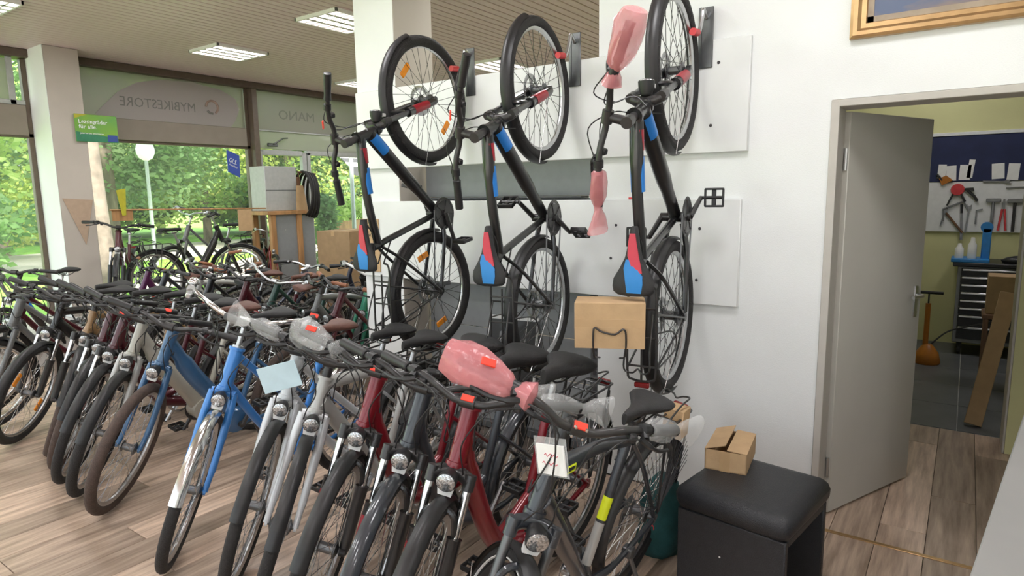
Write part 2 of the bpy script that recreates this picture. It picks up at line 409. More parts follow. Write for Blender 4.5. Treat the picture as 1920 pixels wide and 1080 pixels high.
# ---- window front (Y = 8.6)
zs, zb, zh = 2.60, 2.34, 3.16         # sign bottom, blind bottom, header bottom
hd = struct(obj('trim_1', MB().rbox(X0, X1, YF-.12, YF+.1, zh, ZC, .01), 'dark_header'), 'dark brown header beam above the shop windows', 'trim')
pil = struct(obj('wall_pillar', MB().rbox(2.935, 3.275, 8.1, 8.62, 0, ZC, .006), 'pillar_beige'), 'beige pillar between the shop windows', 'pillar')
obj('lit_face', MB().box(2.931, 2.935, 8.1, 8.6, 0, ZC), 'wall_paint', pil)  # whiter skin puts the window light on this side into its colour
sw = struct(obj('wall_window_sill', MB().box(X0, 5.58, YF-.05, YF+.1, -.1, .28), 'sill'), 'low wall under the shop windows', 'wall')
def window(n, x0, x1, parts, label):
    w = struct(obj('window_%d' % n, MB().rbox(x0, x0+.05, YF-.03, YF+.05, .28, zh, .006).rbox(x1-.05, x1, YF-.03, YF+.05, .28, zh, .006).rbox(x0, x1, YF-.03, YF+.05, zb-.03, zb+.02, .006), 'frame_brown'), label, 'window')
    obj('pane', MB().box(x0+.05, x1-.05, YF, YF+.008, .28, zb-.03), 'glass', w)
    return w
w1 = window(1, -.1, 2.93, 0, 'shop window left of the beige pillar')
obj('blind', MB().rbox(-.05, 2.88, YF-.05, YF-.02, zb-.01, zs+.06, .006), 'blind_grey', w1)
obj('transom_panel', MB().box(-.05, 2.76, YF-.03, YF-.01, zs+.11, zh-.02), 'pale_film', w1)
obj('transom_frame', MB().rbox(-.05, 2.88, YF-.055, YF-.03, zs+.06, zs+.11, .005).rbox(2.74, 2.80, YF-.055, YF-.03, zs+.06, zh, .005), 'frame_grey', w1)
w2 = window(2, 3.275, 5.60, 0, 'shop window with mirrored shop name between pillar and mullion')
obj('blind', MB().rbox(3.3, 5.54, YF-.06, YF-.02, zb, zs, .008), 'blind_grey', w2)
obj('sign_film', MB().box(3.3, 5.54, YF-.015, YF-.008, zs, zh), 'sign_film', w2)
sh = [(3.55, zs), (3.66, 2.72), (3.86, 2.92), (4.1, 3.06), (4.4, 3.13), (4.8, 3.15), (5.2, 3.10), (5.42, 3.0), (5.47, 2.86), (5.40, 2.70), (5.32, zs)]
obj('sign_shape', MB().prism(sh, YF-.022, YF-.016), 'sign_film_light', w2)
# outside lettering seen from behind
Mt = axes((4.83, YF-.0225, 2.76), (-1, 0, 0), (0, 0, 1), (0, 1, 0))
mat('sign_ink', (.20, .19, .18), .7, noise=.05); mat('sign_logo', (.34, .24, .20), .7, noise=.05)
text('mirrored_lettering', 'MYBIKESTORE', .165, 'sign_ink', Mt, w2, sx=.92)
lo = MB()
for a0, a1 in ((20, 160), (200, 340)):
    for i in range(10):
        pass
lo.tube([(5.06+.085*math.cos(R(a)), YF-.023, 2.85+.085*math.sin(R(a))) for a in range(-60, 200, 20)], .016, 6)
obj('logo_ring', lo, 'sign_logo', w2); obj('logo_ring', MB().tube([(5.06+.085*math.cos(R(a)), YF-.023, 2.85+.085*math.sin(R(a))) for a in range(215, 285, 12)], .016, 6), 'sign_ink', w2)
# mullion + glass door bay
struct(obj('trim_2', MB().rbox(5.60, 5.69, YF-.14, YF+.06, 0, zh, .008), 'frame_brown'), 'dark brown mullion left of the glass shop door', 'trim')
dr = struct(obj('door_1', MB().rbox(5.70, 5.78, YF-.04, YF+.04, 0, 2.30, .006).rbox(6.48, 6.56, YF-.04, YF+.04, 0, 2.30, .006).rbox(5.78, 6.48, YF-.04, YF+.04, 2.24, 2.32, .006).rbox(5.78, 6.48, YF-.04, YF+.04, 0, .12, .006), 'frame_grey'), 'grey framed glass shop door behind the tyre display', 'door')
obj('pane', MB().box(5.78, 6.48, YF-.004, YF+.004, .12, 2.24), 'glass', dr)
obj('door_closer', MB().tube([(5.95, YF-.1, 2.40), (6.06, YF-.16, 2.48), (6.22, YF-.05, 2.50)], .012, 6).rbox(5.86, 6.02, YF-.09, YF-.04, 2.36, 2.41, .008), 'alu_dark', dr)
w3 = struct(obj('window_3', MB().rbox(6.58, 6.64, YF-.03, YF+.05, .28, 2.3, .006).rbox(8.9, 8.96, YF-.03, YF+.05, .28, 2.3, .006).rbox(6.58, 8.96, YF-.03, YF+.05, 2.26, 2.33, .006).rbox(6.58, 8.96, YF-.03, YF+.05, .28, .33, .006).box(6.57, X1, YF-.04, YF+.08, -.1, .28), 'frame_grey'), 'shop window right of the glass door', 'window')
obj('pane', MB().box(6.64, 8.9, YF, YF+.008, .33, 2.26), 'glass', w3)
obj('transom_panel', MB().box(5.70, 8.96, YF-.012, YF-.004, 2.60, zh), 'sign_film', w3)
obj('transom_panel', MB().box(5.70, 8.96, YF-.012, YF-.004, 2.33, 2.59), 'pale_film', w3)
obj('transom_bar', MB().rbox(5.70, 8.96, YF-.03, YF+.02, 2.585, 2.605, .004), 'frame_grey', w3)
text('mirrored_lettering', 'MANO', .20, 'sign_ink', axes((6.78, YF-.0135, 2.78), (-1, 0, 0), (0, 0, 1), (0, 1, 0)), w3, sx=1.1)
wall('wall_north_end', 'wall_paint', (8.96, X1, YF-.02, YF+.1, 0, ZC), label='white wall end right of the shop windows')

# ---- doorway to the workshop
df = struct(obj('door_2', MB().rbox(3.192, 3.375, .490, .524, 0, 2.004, .003).rbox(3.192, 3.375, -.424, -.39, 0, 2.004, .003).rbox(3.1935, 3.374, -.40, .50, 1.972, 2.0035, .003), 'door_frame'), 'grey door frame of the workshop doorway', 'door')
hinge = Vector((3.37, .485, 0)); ang = math.atan2(.168-.455, 4.05-3.37)
Mh = Matrix.Translation(hinge) @ Matrix.Rotation(ang, 4, 'Z')
Lw = .75
lf = obj('door_leaf', MB().rbox(0, Lw, -.02, .02, .012, 1.965, .003), 'door_leaf', df, Mh)
hb = MB().rbox(Lw-.075, Lw-.04, -.028, -.02, .93, 1.10, .003).tube([(Lw-.058, -.028, 1.05), (Lw-.058, -.06, 1.05), (Lw-.075, -.066, 1.05), (Lw-.17, -.066, 1.05)], .009, 8)
obj('handle', hb, 'alu', lf)
obj('latch_plate', MB().box(Lw-.001, Lw+.001, -.012, .012, .93, 1.12), 'alu', lf)
for z in (.25, 1.75): obj('hinge', MB().lathe([(.009, -.05), (.009, .05)], (3.365, .480, z), 'z', 8), 'alu', df)

# ---- boards carrying the bike hooks
def board(name, y0, y1, z0, z1, label, screws):
    b = tag(obj(name, MB().rbox(3.172, 3.198, y0, y1, z0, z1, .004), 'board_white'), label, 'board', 'white boards across the partition')
    for yy, zz in screws: obj('screw_hole', MB().lathe([(.008, 0), (.006, -.003)], (3.171, yy, zz), 'x', 8), 'ink', b)
    return b
board('mounting_board', .872, 3.568, 1.80, 2.328, 'upper white mounting board with the wheel hooks', [(1.02, 2.22), (1.05, 1.93)])
board('mounting_board', .893, 3.555, 1.047, 1.577, 'lower white mounting board behind the hanging rear wheels', [(1.09, 1.43), (1.10, 1.17), (1.55, 1.44), (1.58, 1.26)])
tag(obj('red_tape', MB().box(3.196, 3.2, 1.42, 1.49, 1.578, 1.588), 'red_rubber'), 'strip of red tape above the lower white board', 'tape')
def hook(yy, z, label):
    h = empty('wheel_hook', (3.172, yy, z)); tag(h, label, 'hook', 'wall hooks for hanging bikes')
    obj('wall_plate', MB().rbox(-.008, 0, -.035, .035, -.13, .15, .003).rbox(-.012, -.008, .02, .035, -.13, .15, .001), 'alu_dark', h)
    obj('arm', MB().tube(curve([(-.008, 0, .10), (-.05, 0, .13), (-.065, 0, .09), (-.10, .0, .02), (-.13, 0, .01)], 5), .010, 8), 'alu', h)
    obj('rubber_tip', MB().tube([(-.125, 0, .012), (-.185, 0, .006)], .017, 10), 'red_rubber', h)

# ---- grey shelving behind the boards
gs = empty('shelf_unit', (3.46, 2.4, 0)); tag(gs, 'grey metal shop shelving seen through the gaps between the boards', 'shelving')
for i, (z0, z1) in enumerate([(.05, .42), (.425, .70), (.705, 1.05), (1.055, 1.40), (1.405, 1.585), (1.60, 1.86)]):
    obj('back_panel', MB().rbox(-.012, 0, -.55, .78, z0, z1, .003), 'shelf_grey', gs)
obj('top_ledge', MB().rbox(-.10, 0, -.53, .70, 1.586, 1.599, .003), 'shelf_dark', gs)
up_ = obj('slotted_upright', MB().rbox(-.03, .03, -.615, -.56, 0, 1.86, .003), 'shelf_dark', gs)
for k in range(18): obj('slot', MB().box(-.032, -.029, -.60, -.575, .25+k*.05, .28+k*.05), 'ink', up_)
obj('base', MB().rbox(-.05, .3, -.55, .78, 0, .05, .004), 'shelf_dark', gs)
bp = empty('garment_board', (3.36, 2.48, .28), (0, R(8), 0)); tag(bp, 'black printed panel with white rim leaning on the grey shelf', 'display panel')
obj('white_rim', MB().prism([(-.26, 0), (.20, 0), (.13, .53), (-.26, .54)], -.006, .006, 'x'), 'white_plastic', bp)
obj('black_print', MB().prism([(-.245, .01), (.183, .01), (.118, .505), (-.245, .515)], -.009, -.006, 'x'), 'black_satin', bp)
obj('pale_mark', MB().prism([(-.1, .25), (-.06, .22), (-.05, .40), (-.09, .38)], -.011, -.009, 'x').prism([(.02, .30), (.035, .28), (.04, .42), (.025, .43)], -.011, -.009, 'x'), 'shelf_grey', bp)

# cardboard notice on the column
cn = tag(obj('cardboard_notice', MB().rbox(3.165, 3.171, 3.385, 3.56, 1.08, 1.455, .001), 'cardboard'), 'orange cardboard notice with two dark words on the column', 'notice')
cn.location.x = -.0005
MT['cardboard']
Mn = axes((3.1635, 3.53, 1.385), (0, -1, 0), (0, 0, 1), (-1, 0, 0))
text('lettering', 'PRIX', .038, 'ink', Mn, cn, ext=.0005); text('lettering', 'ANNONCE', .030, 'ink', axes((3.1635, 3.54, 1.33), (0, -1, 0), (0, 0, 1), (-1, 0, 0)), cn, ext=.0005)

# ---- ceiling luminaires
lm_f = MB().rbox(-.31, .31, -.29, -.27, -.02, .02, .003).rbox(-.31, .31, .27, .29, -.02, .02, .003).rbox(-.31, -.29, -.29, .29, -.02, .02, .003).rbox(.29, .31, -.29, .29, -.02, .02, .003).mesh('frame')
lm_t = MB().box(-.29, .29, -.27, .27, .012, .016).mesh('tube_panel')
lv = MB()
for k in range(1, 8): lv.box(-.29+k*.0725-.006, -.29+k*.0725+.006, -.27, .27, -.018, .010)
for k in range(1, 4): lv.prism([(-.27+k*.135-.022, -.018), (-.27+k*.135+.022, -.018), (-.27+k*.135+.008, .010), (-.27+k*.135-.008, .010)], -.29, .29, 'x')
lm_l = lv.mesh('louvre')
names = ['lit louvred ceiling light above the sign window, left of the column', 'lit louvred ceiling light cut by the white column at top', 'lit louvred ceiling light low beside the column, behind the first hanging bike', 'lit louvred ceiling light behind the second hanging wheel', 'lit louvred ceiling light in the top left corner']
for i, (x, yy) in enumerate(lights):
    L = empty('ceiling_light', (x, yy, ZC-.012)); tag(L, names[i] if i < len(names) else 'unseen louvred ceiling light, from the grid or added to brighten the workshop', 'ceiling light', 'louvred ceiling lights')
    inst('frame', lm_f, 'white_plastic', L); inst('tube_panel', lm_t, 'lamp_tube', L); inst('louvre', lm_l, 'white_plastic', L)
    a = bpy.data.lights.new('lamp', 'AREA'); a.energy = LAMP_W if i < 16 else 9; a.shape = 'RECTANGLE'; a.size = .56; a.size_y = .52; a.color = (.97, .985, 1)
    ao = bpy.data.objects.new('lamp', a); COL.objects.link(ao); ao.parent = L; ao.location = (0, 0, -.025); 

# ------------------------------------------------------------------ bicycles
WB, WR = 1.09, .35
HA = R(70); AX = Vector((-math.cos(HA), 0, math.sin(HA)))
FA = Vector((0, 0, WR)); RA = Vector((-WB, 0, WR)); BB = Vector((-WB+.45, 0, .285))
P0 = FA + .045*Vector((-math.sin(HA), 0, -math.cos(HA)))
HB = P0 + AX*.455; HT = P0 + AX*.60
def on_seat(z, back=0): return Vector((BB.x - (z-BB.z)*.30 - back, 0, z))
CACHE = {}
def part(key, fn):
    if key not in CACHE: CACHE[key] = fn().mesh(key[0] if isinstance(key, tuple) else key)
    return CACHE[key]

def stays(b, st):
    for s in (-1, 1):
        b.tube(curve([BB+Vector((-.03, .032*s, 0)), BB+Vector((-.16, .055*s, .01)), RA+Vector((.02, .068*s, 0))], 4), [.014]*4+[.011]*5, 8)
        b.tube(curve([st+Vector((-.005, .018*s, 0)), st.lerp(RA, .3)+Vector((0, .05*s, 0)), RA+Vector((0, .068*s, 0))], 4), .009, 8)
        b.lathe([(.022, .062*s), (.022, .074*s)], RA, 'y', 10)
def frame(kind):
    b = MB(); hr = {'mtb': .027, 'diamond': .026}.get(kind, .030)
    top = HT + AX*(.05 if kind in ('wave', 'city', 'ebike') else 0)
    b.tube([HB-AX*.005, HB+AX*.012, HB+AX*.013, top-AX*.013, top-AX*.012, top], [hr+.006, hr+.006, hr, hr, hr+.006, hr+.006], 14)
    stt = .80 if kind in ('diamond', 'mtb') else .74
    st = on_seat(stt); b.tube([BB, st], .0175, 12); b.tube([st-Vector((0, 0, .02)), st+Vector((-.006, 0, .02))], .021, 12)
    b.tube([BB+Vector((0, -.037, 0)), BB+Vector((0, .037, 0))], .024, 14)
    if kind in ('diamond', 'mtb'):
        b.tube(curve([HT-AX*.03, (HT-AX*.03).lerp(st, .5)+Vector((0, 0, .012)), st-Vector((-.01, 0, .02))], 5), [.027]*4+[.022]*7, 12)
        b.tube(curve([HB+AX*.045, (HB+AX*.05).lerp(BB, .12), (HB+AX*.05).lerp(BB, .6), BB], 4), [.034]*9+[.028]*4, 12)
        stays(b, st-Vector((0, 0, .03)))
    elif kind == 'city':
        b.tube(curve([top-AX*.03, (top).lerp(on_seat(.50), .5)+Vector((0, 0, -.03)), on_seat(.50)], 6), .018, 12)
        b.tube(curve([HB+AX*.03, HB.lerp(BB, .5)+Vector((0, 0, -.02)), BB], 6), .021, 12)
        stays(b, on_seat(.66))
    elif kind == 'wave':
        low = BB+Vector((.16, 0, .10))
        b.tube(curve([HB+AX*.10, HB+AX*.06+Vector((-.05, 0, -.10)), HB.lerp(low, .55)+Vector((-.02, 0, -.06)), low+Vector((0, 0, -.04)), BB+Vector((0, 0, .0))], 6), [.030]*6+[.036]*13+[.034]*6, 14)
        b.tube(curve([low+Vector((.05, 0, -.02)), low+Vector((-.06, 0, -.01)), on_seat(.44), ], 6), .022, 12)
        stays(b, on_seat(.62))
    elif kind == 'ebike':
        b.tube(curve([HB+AX*.12, HB.lerp(BB, .3)+Vector((-.03, 0, .05)), HB.lerp(BB, .65)+Vector((-.02, 0, .02)), BB+Vector((.02, 0, .02))], 6), [.036]*4+[.048]*12+[.05]*3, 14, sq=.75)
        b.lathe([(.05, -.05), (.072, -.045), (.072, .045), (.05, .05)], BB+Vector((.02, 0, .02)), 'y', 16)
        stays(b, on_seat(.66))
    return b
def tyre(r): return lambda: MB().torus((0, 0, 0), WR-r, r, 56, 10)
def rimf():
    b = MB(); N = 56; pr = [(.303, -.013), (.303, .013), (.290, .011), (.282, .004), (.282, -.004), (.290, -.011)]
    vs = []; fs = []; n = len(pr)
    for i in range(N):
        a = 2*math.pi*i/N
        for q, h in pr: vs.append((q*math.cos(a), h, q*math.sin(a)))
    for i in range(N):
        for k in range(n): fs.append((i*n+k, i*n+(k+1) % n, ((i+1) % N)*n+(k+1) % n, ((i+1) % N)*n+k))
    return b.add(vs, fs)
def spokes():
    b = MB()
    for i in range(32):
        s = 1 if i % 2 else -1; a = 2*math.pi*i/32; h = a + (1 if (i//2) % 2 else -1)*1.15
        b.tube([(.026*math.cos(h), .03*s, .026*math.sin(h)), (.284*math.cos(a), .002*s, .284*math.sin(a))], .0015, 3, False)
    b.tube([(-.285, 0, .0), (-.31, 0, 0)], .003, 5); return b
def hubf(): return MB().lathe([(.006, -.062), (.006, -.045), (.012, -.044), (.03, -.036), (.03, -.030), (.019, -.026), (.019, .026), (.03, .030), (.03, .036), (.012, .044), (.006, .045), (.006, .062)], (0, 0, 0), 'y', 14)
def hubr(): return MB().lathe([(.006, -.075), (.006, -.055), (.022, -.054), (.048, -.046), (.030, -.026), (.022, -.02), (.022, .026), (.033, .032), (.033, .038), (.012, .044), (.006, .075)], (0, 0, 0), 'y', 14)
def disc(): return MB().torus((0, .042, 0), .072, .012, 28, 6, 'y', .0015).tube([(-.07, .042, 0), (.07, .042, 0)], .006, 4).tube([(0, .042, -.07), (0, .042, .07)], .006, 4)
def reflect(): return MB().rbox(-.045, .045, -.006, .006, .20, .235, .004)
def fork_rigid():
    b = MB(); b.tube([HB-AX*.012, HB-AX*.002], .026, 12)
    b.tube(curve([HB-AX*.02+Vector((0, -.05, 0)), HB-AX*.012, HB-AX*.02+Vector((0, .05, 0))], 4), .019, 10)
    for s in (-1, 1):
        b.tube(curve([HB-AX*.015+Vector((0, .046*s, 0)), HB-AX*.12+Vector((.0, .052*s, 0)), P0+AX*.12+Vector((.004, .056*s, 0)), FA+Vector((0, .056*s, 0))], 5), [.0185]*8+[.016]*4+[.013]*4, 10)
        b.lathe([(.014, .051*s), (.014, .062*s)], FA, 'y', 10)
    return b
def fork_lowers():
    b = MB(); D = FA-P0
    for s in (-1, 1):
        o = Vector((0, .062*s, 0))+D*.75
        b.tube([P0+o-AX*.01, P0+o+AX*.02, P0+o+AX*.24, P0+o+AX*.245], [.014, .021, .024, .026], 12)
        b.lathe([(.016, .05*s), (.016, .072*s)], FA, 'y', 10)
    b.tube(curve([P0+D*.75+AX*.235+Vector((0, -.062, 0)), P0+D*1.0+AX*.315+Vector((.01, -.045, 0)), P0+D+AX*.335+Vector((.014, 0, 0)), P0+D*1.0+AX*.315+Vector((.01, .045, 0)), P0+D*.75+AX*.235+Vector((0, .062, 0))], 4), .011, 8)
    return b
def fork_crown():
    b = MB(); D = FA-P0; b.tube([HB-AX*.03, HB-AX*.002], .024, 12)
    b.tube(curve([HB-AX*.035+D*.75+Vector((0, -.068, 0)), HB-AX*.02+D*.4+Vector((0, -.03, 0)), HB-AX*.02+D*.4+Vector((0, .03, 0)), HB-AX*.035+D*.75+Vector((0, .068, 0))], 4), .022, 10)
    for s in (-1, 1): b.tube([HB+D*.75-AX*.06+Vector((0, .062*s, 0)), HB+D*.75-AX*.01+Vector((0, .062*s, 0))], .0195, 10)
    return b
def stripe():
    D = FA-P0; o = Vector((0, -.062, 0))+D*.75
    return MB().tube([P0+o+AX*.07, P0+o+AX*.10, P0+o+AX*.19, P0+o+AX*.20], [.0228, .0242, .0248, .0242], 12, False)
def stanch():
    b = MB(); D = FA-P0
    for s in (-1, 1): b.tube([P0+D*.75+AX*.20+Vector((0, .062*s, 0)), HB+D*.75-AX*.03+Vector((0, .062*s, 0))], .0145, 10)
    return b
def guard(a0, a1, c, w, rad=.367):
    rows = []; N = 22
    for i in range(N+1):
        a = R(a0+(a1-a0)*i/N); row = []
        for k in range(7):
            t = -1+2*k/6; row.append(Vector((c[0]+(rad-.012*t*t*1.2)*math.cos(a), w*t, c[2]+(rad-.012*t*t*1.2)*math.sin(a))))
        rows.append(row)
    b = MB().sheet(rows)
    inner = [[Vector((c[0]+(p.x-c[0])*.993, p.y, c[2]+(p.z-c[2])*.993)) for p in r] for r in rows]
    return b.sheet(inner)
def gstay(c, ang, w, rad=.365):
    b = MB()
    for s in (-1, 1):
        e = Vector((c[0]+rad*math.cos(R(ang)), w*s, c[2]+rad*math.sin(R(ang))))
        b.tube([Vector((c[0], .06*s, c[2])), e], .0022, 5)
    return b
def saddle(w=.085, L=.27, h=.03):
    def f():
        prof = [(-.5, .45, -.3), (-.485, .78, 0), (-.44, .96, .5), (-.36, 1.0, .75), (-.25, .95, .72), (-.1, .66, .5), (.05, .42, .4), (.22, .28, .4), (.38, .22, .38), (.47, .17, .2), (.5, .10, -.2)]
        rings = []
        for t, ww, hz in prof:
            r = []
            for k in range(16):
                a = 2*math.pi*k/16; c, d = math.cos(a), math.sin(a)
                yy = w*ww*(abs(c)**.75)*(1 if c > 0 else -1); zz = h*(.62*d if d > 0 else (.9 if ww > .6 else .75)*d) + hz*h*.25
                r.append((t*L, yy, zz))
            rings.append(r)
        b = MB().loft(rings)
        for s in (-1, 1): b.tube(curve([(.40*L, .008*s, -.012), (.2*L, .02*s, -.04), (-.12*L, .022*s, -.045), (-.36*L, .045*s, -.012)], 4), .0035, 6)
        return b
    return f
def saddle_patch(poly, w=.085, L=.27, h=.03):
    """coloured panel following the saddle top; poly in (t, side)"""
    def ztop(t): 
        pr = [(-.5, -.3), (-.44, .5), (-.36, .75), (-.25, .72), (-.1, .5), (.05, .4), (.38, .38), (.5, -.2)]
        for (a, p), (b_, q) in zip(pr, pr[1:]):
            if a <= t <= b_: u = (t-a)/(b_-a); return h*(.62+.25*(p+(q-p)*u))
        return .6*h
    def f():
        rows = []
        for t, y0, y1 in poly:
            rows.append([Vector((t*L, w*(y0+(y1-y0)*k/4), ztop(t)*(1-.20*abs(y0+(y1-y0)*k/4)**2)+.0022)) for k in range(5)])
        b = MB().sheet(rows); return b.sheet([[p-Vector((0, 0, .003)) for p in r] for r in rows])
    return f
BT = HT + AX*.10                       # clamp level
def stemf(kind):
    def f():
        b = MB(); lift = .06 if kind == 'riser' else 0
        if kind != 'quill':
            b.tube([HT, HT+AX*(.075+lift)], .0185, 12); b.tube([HT+AX*(.045+lift), HT+AX*(.088+lift)], .0225, 12)
            c = HT+AX*(.066+lift); e = c+Vector((.075, 0, .028)); b.tube([c, e], [.019, .0165], 10); b.tube([e+Vector((0, -.024, 0)), e+Vector((0, .024, 0))], .0215, 12)
        else:
            b.tube([HT+AX*.05, HT+AX*.17], .0115, 10); b.tube([HT+AX*.05, HT+AX*.06], .024, 12)
            c = HT+AX*.165; e = c+Vector((.06, 0, .035)); b.tube([c-AX*.02, c+AX*.018], .019, 12); b.tube([c, e], [.017, .015], 10); b.tube([e+Vector((0, -.022, 0)), e+Vector((0, .022, 0))], .020, 12)
        return b
    return f
def stem_end(kind): return (HT+AX*(.126 if kind == 'riser' else .066)+Vector((.075, 0, .028))) if kind != 'quill' else (HT+AX*.165+Vector((.06, 0, .035)))
def bar_pts(bar, e):
    if bar == 'flat': h = [(0, 0, 0), (.0, .05, 0), (-.008, .12, .022), (-.022, .20, .026), (-.045, .335, .022)]
    elif bar == 'trek': h = [(0, 0, 0), (.0, .05, 0), (-.012, .13, .03), (-.05, .22, .036), (-.12, .335, .026)]
    else: h = [(0, 0, 0), (.01, .05, .0), (.005, .14, .035), (-.06, .235, .05), (-.16, .275, .035), (-.23, .29, .02)]
    H = [e+Vector(p) for p in h]; return [Vector((p.x, -p.y, p.z)) for p in H[:0:-1]] + H
def barf(bar, st): return lambda: MB().tube(curve(bar_pts(bar, stem_end(st)), 5), .0125 if bar != 'city' else .0112, 10)
def grip_ends(bar, st, s):
    P = curve(bar_pts(bar, stem_end(st)), 5)
    if s < 0: P = P[::-1]
    return P[-1], (P[-1]-P[-4]).normalized()
def gripf(bar, st, s):
    def f():
        e, d = grip_ends(bar, st, s); b = MB()
        return b.tube([e+d*.006, e+d*.004, e-d*.03, e-d*.10, e-d*.128, e-d*.132], [.010, .018, .0185, .0165, .0185, .015], 12)
    return f
def leverf(bar, st, s):
    def f():
        e, d = grip_ends(bar, st, s); c = e-d*.165; fw = Vector((1, 0, 0)); dn = Vector((.0, 0, -1))
        b = MB().tube([c-d*.014, c+d*.014], .0185, 10)
        b.tube([c, c+fw*.028+dn*.012], .012, 8)
        b.tube(curve([c+fw*.026+dn*.012-d*.02, c+fw*.05+dn*.02+d*.02, c+fw*.058+dn*.03+d*.07, c+fw*.05+dn*.034+d*.125], 4), [.009]*5+[.006]*8, 6)
        b.rbox(-.018, .018, -.012, .012, -.012, .012, .004, Matrix.Translation(c-d*.045+dn*.022))
        return b
    return f
def cablef(bar, st):
    def f():
        b = MB()
        for s in (-1, 1):
            e, d = grip_ends(bar, st, s); c = e-d*.17
            b.tube(curve([c+Vector((.03, 0, -.01)), c+Vector((.09, -.10*s, -.02)), HT+Vector((.11, .02*s, -.02)), HB+Vector((.05, .035*s, .02)), HB+Vector((-.01, .04*s, -.10))], 5), .0026, 5)
            b.tube(curve([c+Vector((.02, -.03*s, -.02)), c+Vector((.06, -.14*s, -.06)), HT+Vector((.06, .05*s, -.06)), HB+Vector((-.05, .03*s, .07))], 5), .0026, 5)
        return b
    return f
def crank(solid=False):
    b = MB(); c = BB
    if solid: b.lathe([(.03, -.050), (.075, -.050), (.075, -.054), (.03, -.056)], c, 'y', 28)
    b.torus(c+Vector((0, -.052, 0)), .082, .006, 36, 6, 'y', .002).torus(c+Vector((0, -.052, 0)), .09, .004, 36, 4, 'y', .0015)
    for i in range(5):
        a = R(72*i+10); b.tube([c+Vector((0, -.052, 0)), c+Vector((.08*math.cos(a), -.052, .08*math.sin(a)))], .008, 5)
    b.lathe([(.02, -.07), (.02, .07)], c, 'y', 10)
    d = Vector((math.cos(R(-60)), 0, math.sin(R(-60))))
    for s in (-1, 1): b.tube([c+Vector((0, .065*s, 0)), c+Vector((0, .078*s, 0))-d*.17*s], [.014, .011], 8)
    return b
PEDC = [(s, BB+Vector((0, .078*s, 0))-Vector((math.cos(R(-60)), 0, math.sin(R(-60))))*.17*s) for s in (-1, 1)]
def pedal():
    b = MB(); b.tube([(0, 0, 0), (0, .10, 0)], .008, 8)
    b.rbox(-.045, -.035, .018, .105, -.012, .012, .003).rbox(.035, .045, .018, .105, -.012, .012, .003)
    b.rbox(-.04, .04, .016, .024, -.010, .010, .002).rbox(-.04, .04, .098, .106, -.010, .010, .002).rbox(-.04, .04, .05, .07, -.006, .006, .002)
    return b
def chain():
    b = MB()
    b.tube([BB+Vector((.02, -.052, .088)), RA+Vector((.0, -.046, .034))], .004, 5).tube([BB+Vector((.01, -.052, -.088)), RA+Vector((.05, -.046, -.10)), RA+Vector((.0, -.046, -.03))], .004, 5)
    b.rbox(-.012, .012, -.052, -.044, -.13, -.03, .003, Matrix.Translation(RA+Vector((.035, 0, .02))))
    return b
def chainguard():
    b = MB(); pts = []
    pts = [(BB.x+.11, BB.z+.02), (BB.x+.07, BB.z+.105), (BB.x-.02, BB.z+.115), (RA.x+.05, RA.z+.055), (RA.x-.03, RA.z+.03), (RA.x-.02, RA.z+.012), (RA.x+.06, RA.z+.02), (BB.x-.02, BB.z+.07), (BB.x+.03, BB.z-.07), (BB.x+.09, BB.z-.06)]
    return b.prism(pts, -.072, -.062)
def rack():
    b = MB(); z = .765; 
    xf, xb = RA.x+.20, RA.x-.20
    b.tube(curve([(xf, .02, z), (xf-.02, .055, z), (xf-.15, .06, z), (xb+.04, .06, z), (xb, .04, z-.005), (xb, -.04, z-.005), (xb+.04, -.06, z), (xf-.15, -.06, z), (xf-.02, -.055, z), (xf, -.02, z)], 3), .0055, 6)
    b.tube([(xf-.06, 0, z), (xb, 0, z)], .005, 6)
    for t in (.1, .22, .34): b.tube([(xf-t, -.06, z), (xf-t, .06, z)], .0045, 6)
    for s in (-1, 1):
        b.tube([(xf-.12, .06*s, z), RA+Vector((.0, .074*s, .03))], .005, 6); b.tube([(xb+.05, .06*s, z), RA+Vector((-.01, .074*s, .03))], .005, 6)
        b.tube(curve([(xf-.20, .06*s, z-.005), (xf-.22, .085*s, z-.16), (xb+.1, .085*s, z-.2), (xb+.05, .062*s, z-.02)], 4), .004, 5)
    b.tube([(xf, .02, z), on_seat(.70)+Vector((0, .02, 0))], .004, 5).tube([(xf, -.02, z), on_seat(.70)+Vector((0, -.02, 0))], .004, 5)
    return b
def rack_spring():
    z = .80; xb = RA.x-.08
    return MB().tube(curve([(xf, y, zz) for xf, y, zz in ((xb+.16, .045, z-.03), (xb+.02, .05, z+.02), (xb-.06, .052, z+.03), (xb-.075, .02, z+.02), (xb-.06, 0, z+.012), (xb-.075, -.02, z+.02), (xb-.06, -.052, z+.03), (xb+.02, -.05, z+.02), (xb+.16, -.045, z-.03))], 4), .004, 6)
def stand():
    c = Vector((RA.x+.20, .06, .30))
    return MB().rbox(-.02, .02, -.02, .02, -.02, .02, .004, Matrix.Translation(c)).tube([c, c+Vector((-.06, .13, -.275))], .009, 8).tube([c+Vector((-.06, .13, -.272)), c+Vector((-.075, .138, -.29))], .014, 8)
def headlight():
    c = HB+Vector((.085, 0, -.01)); b = MB().lathe([(.012, -.045), (.022, -.04), (.031, -.01), (.033, .012)], c, 'x', 14)
    return b.tube([c+Vector((-.02, 0, -.03)), HB-AX*.03+Vector((.02, 0, 0))], .006, 6)
def lensf(): return MB().lathe([(.031, .0), (.030, .016), (.018, .021), (.004, .023)], HB+Vector((.085, 0, -.01)), 'x', 16)
def lens_low(): return MB().prism([(-.022, -.06), (.022, -.06), (.026, -.035), (-.026, -.035)], .075, .09, 'x', Matrix.Translation(HB))
def taillight(): return MB().rbox(-.012, .012, -.032, .032, -.012, .012, .005, Matrix.Translation((RA.x-.222, 0, .752)))
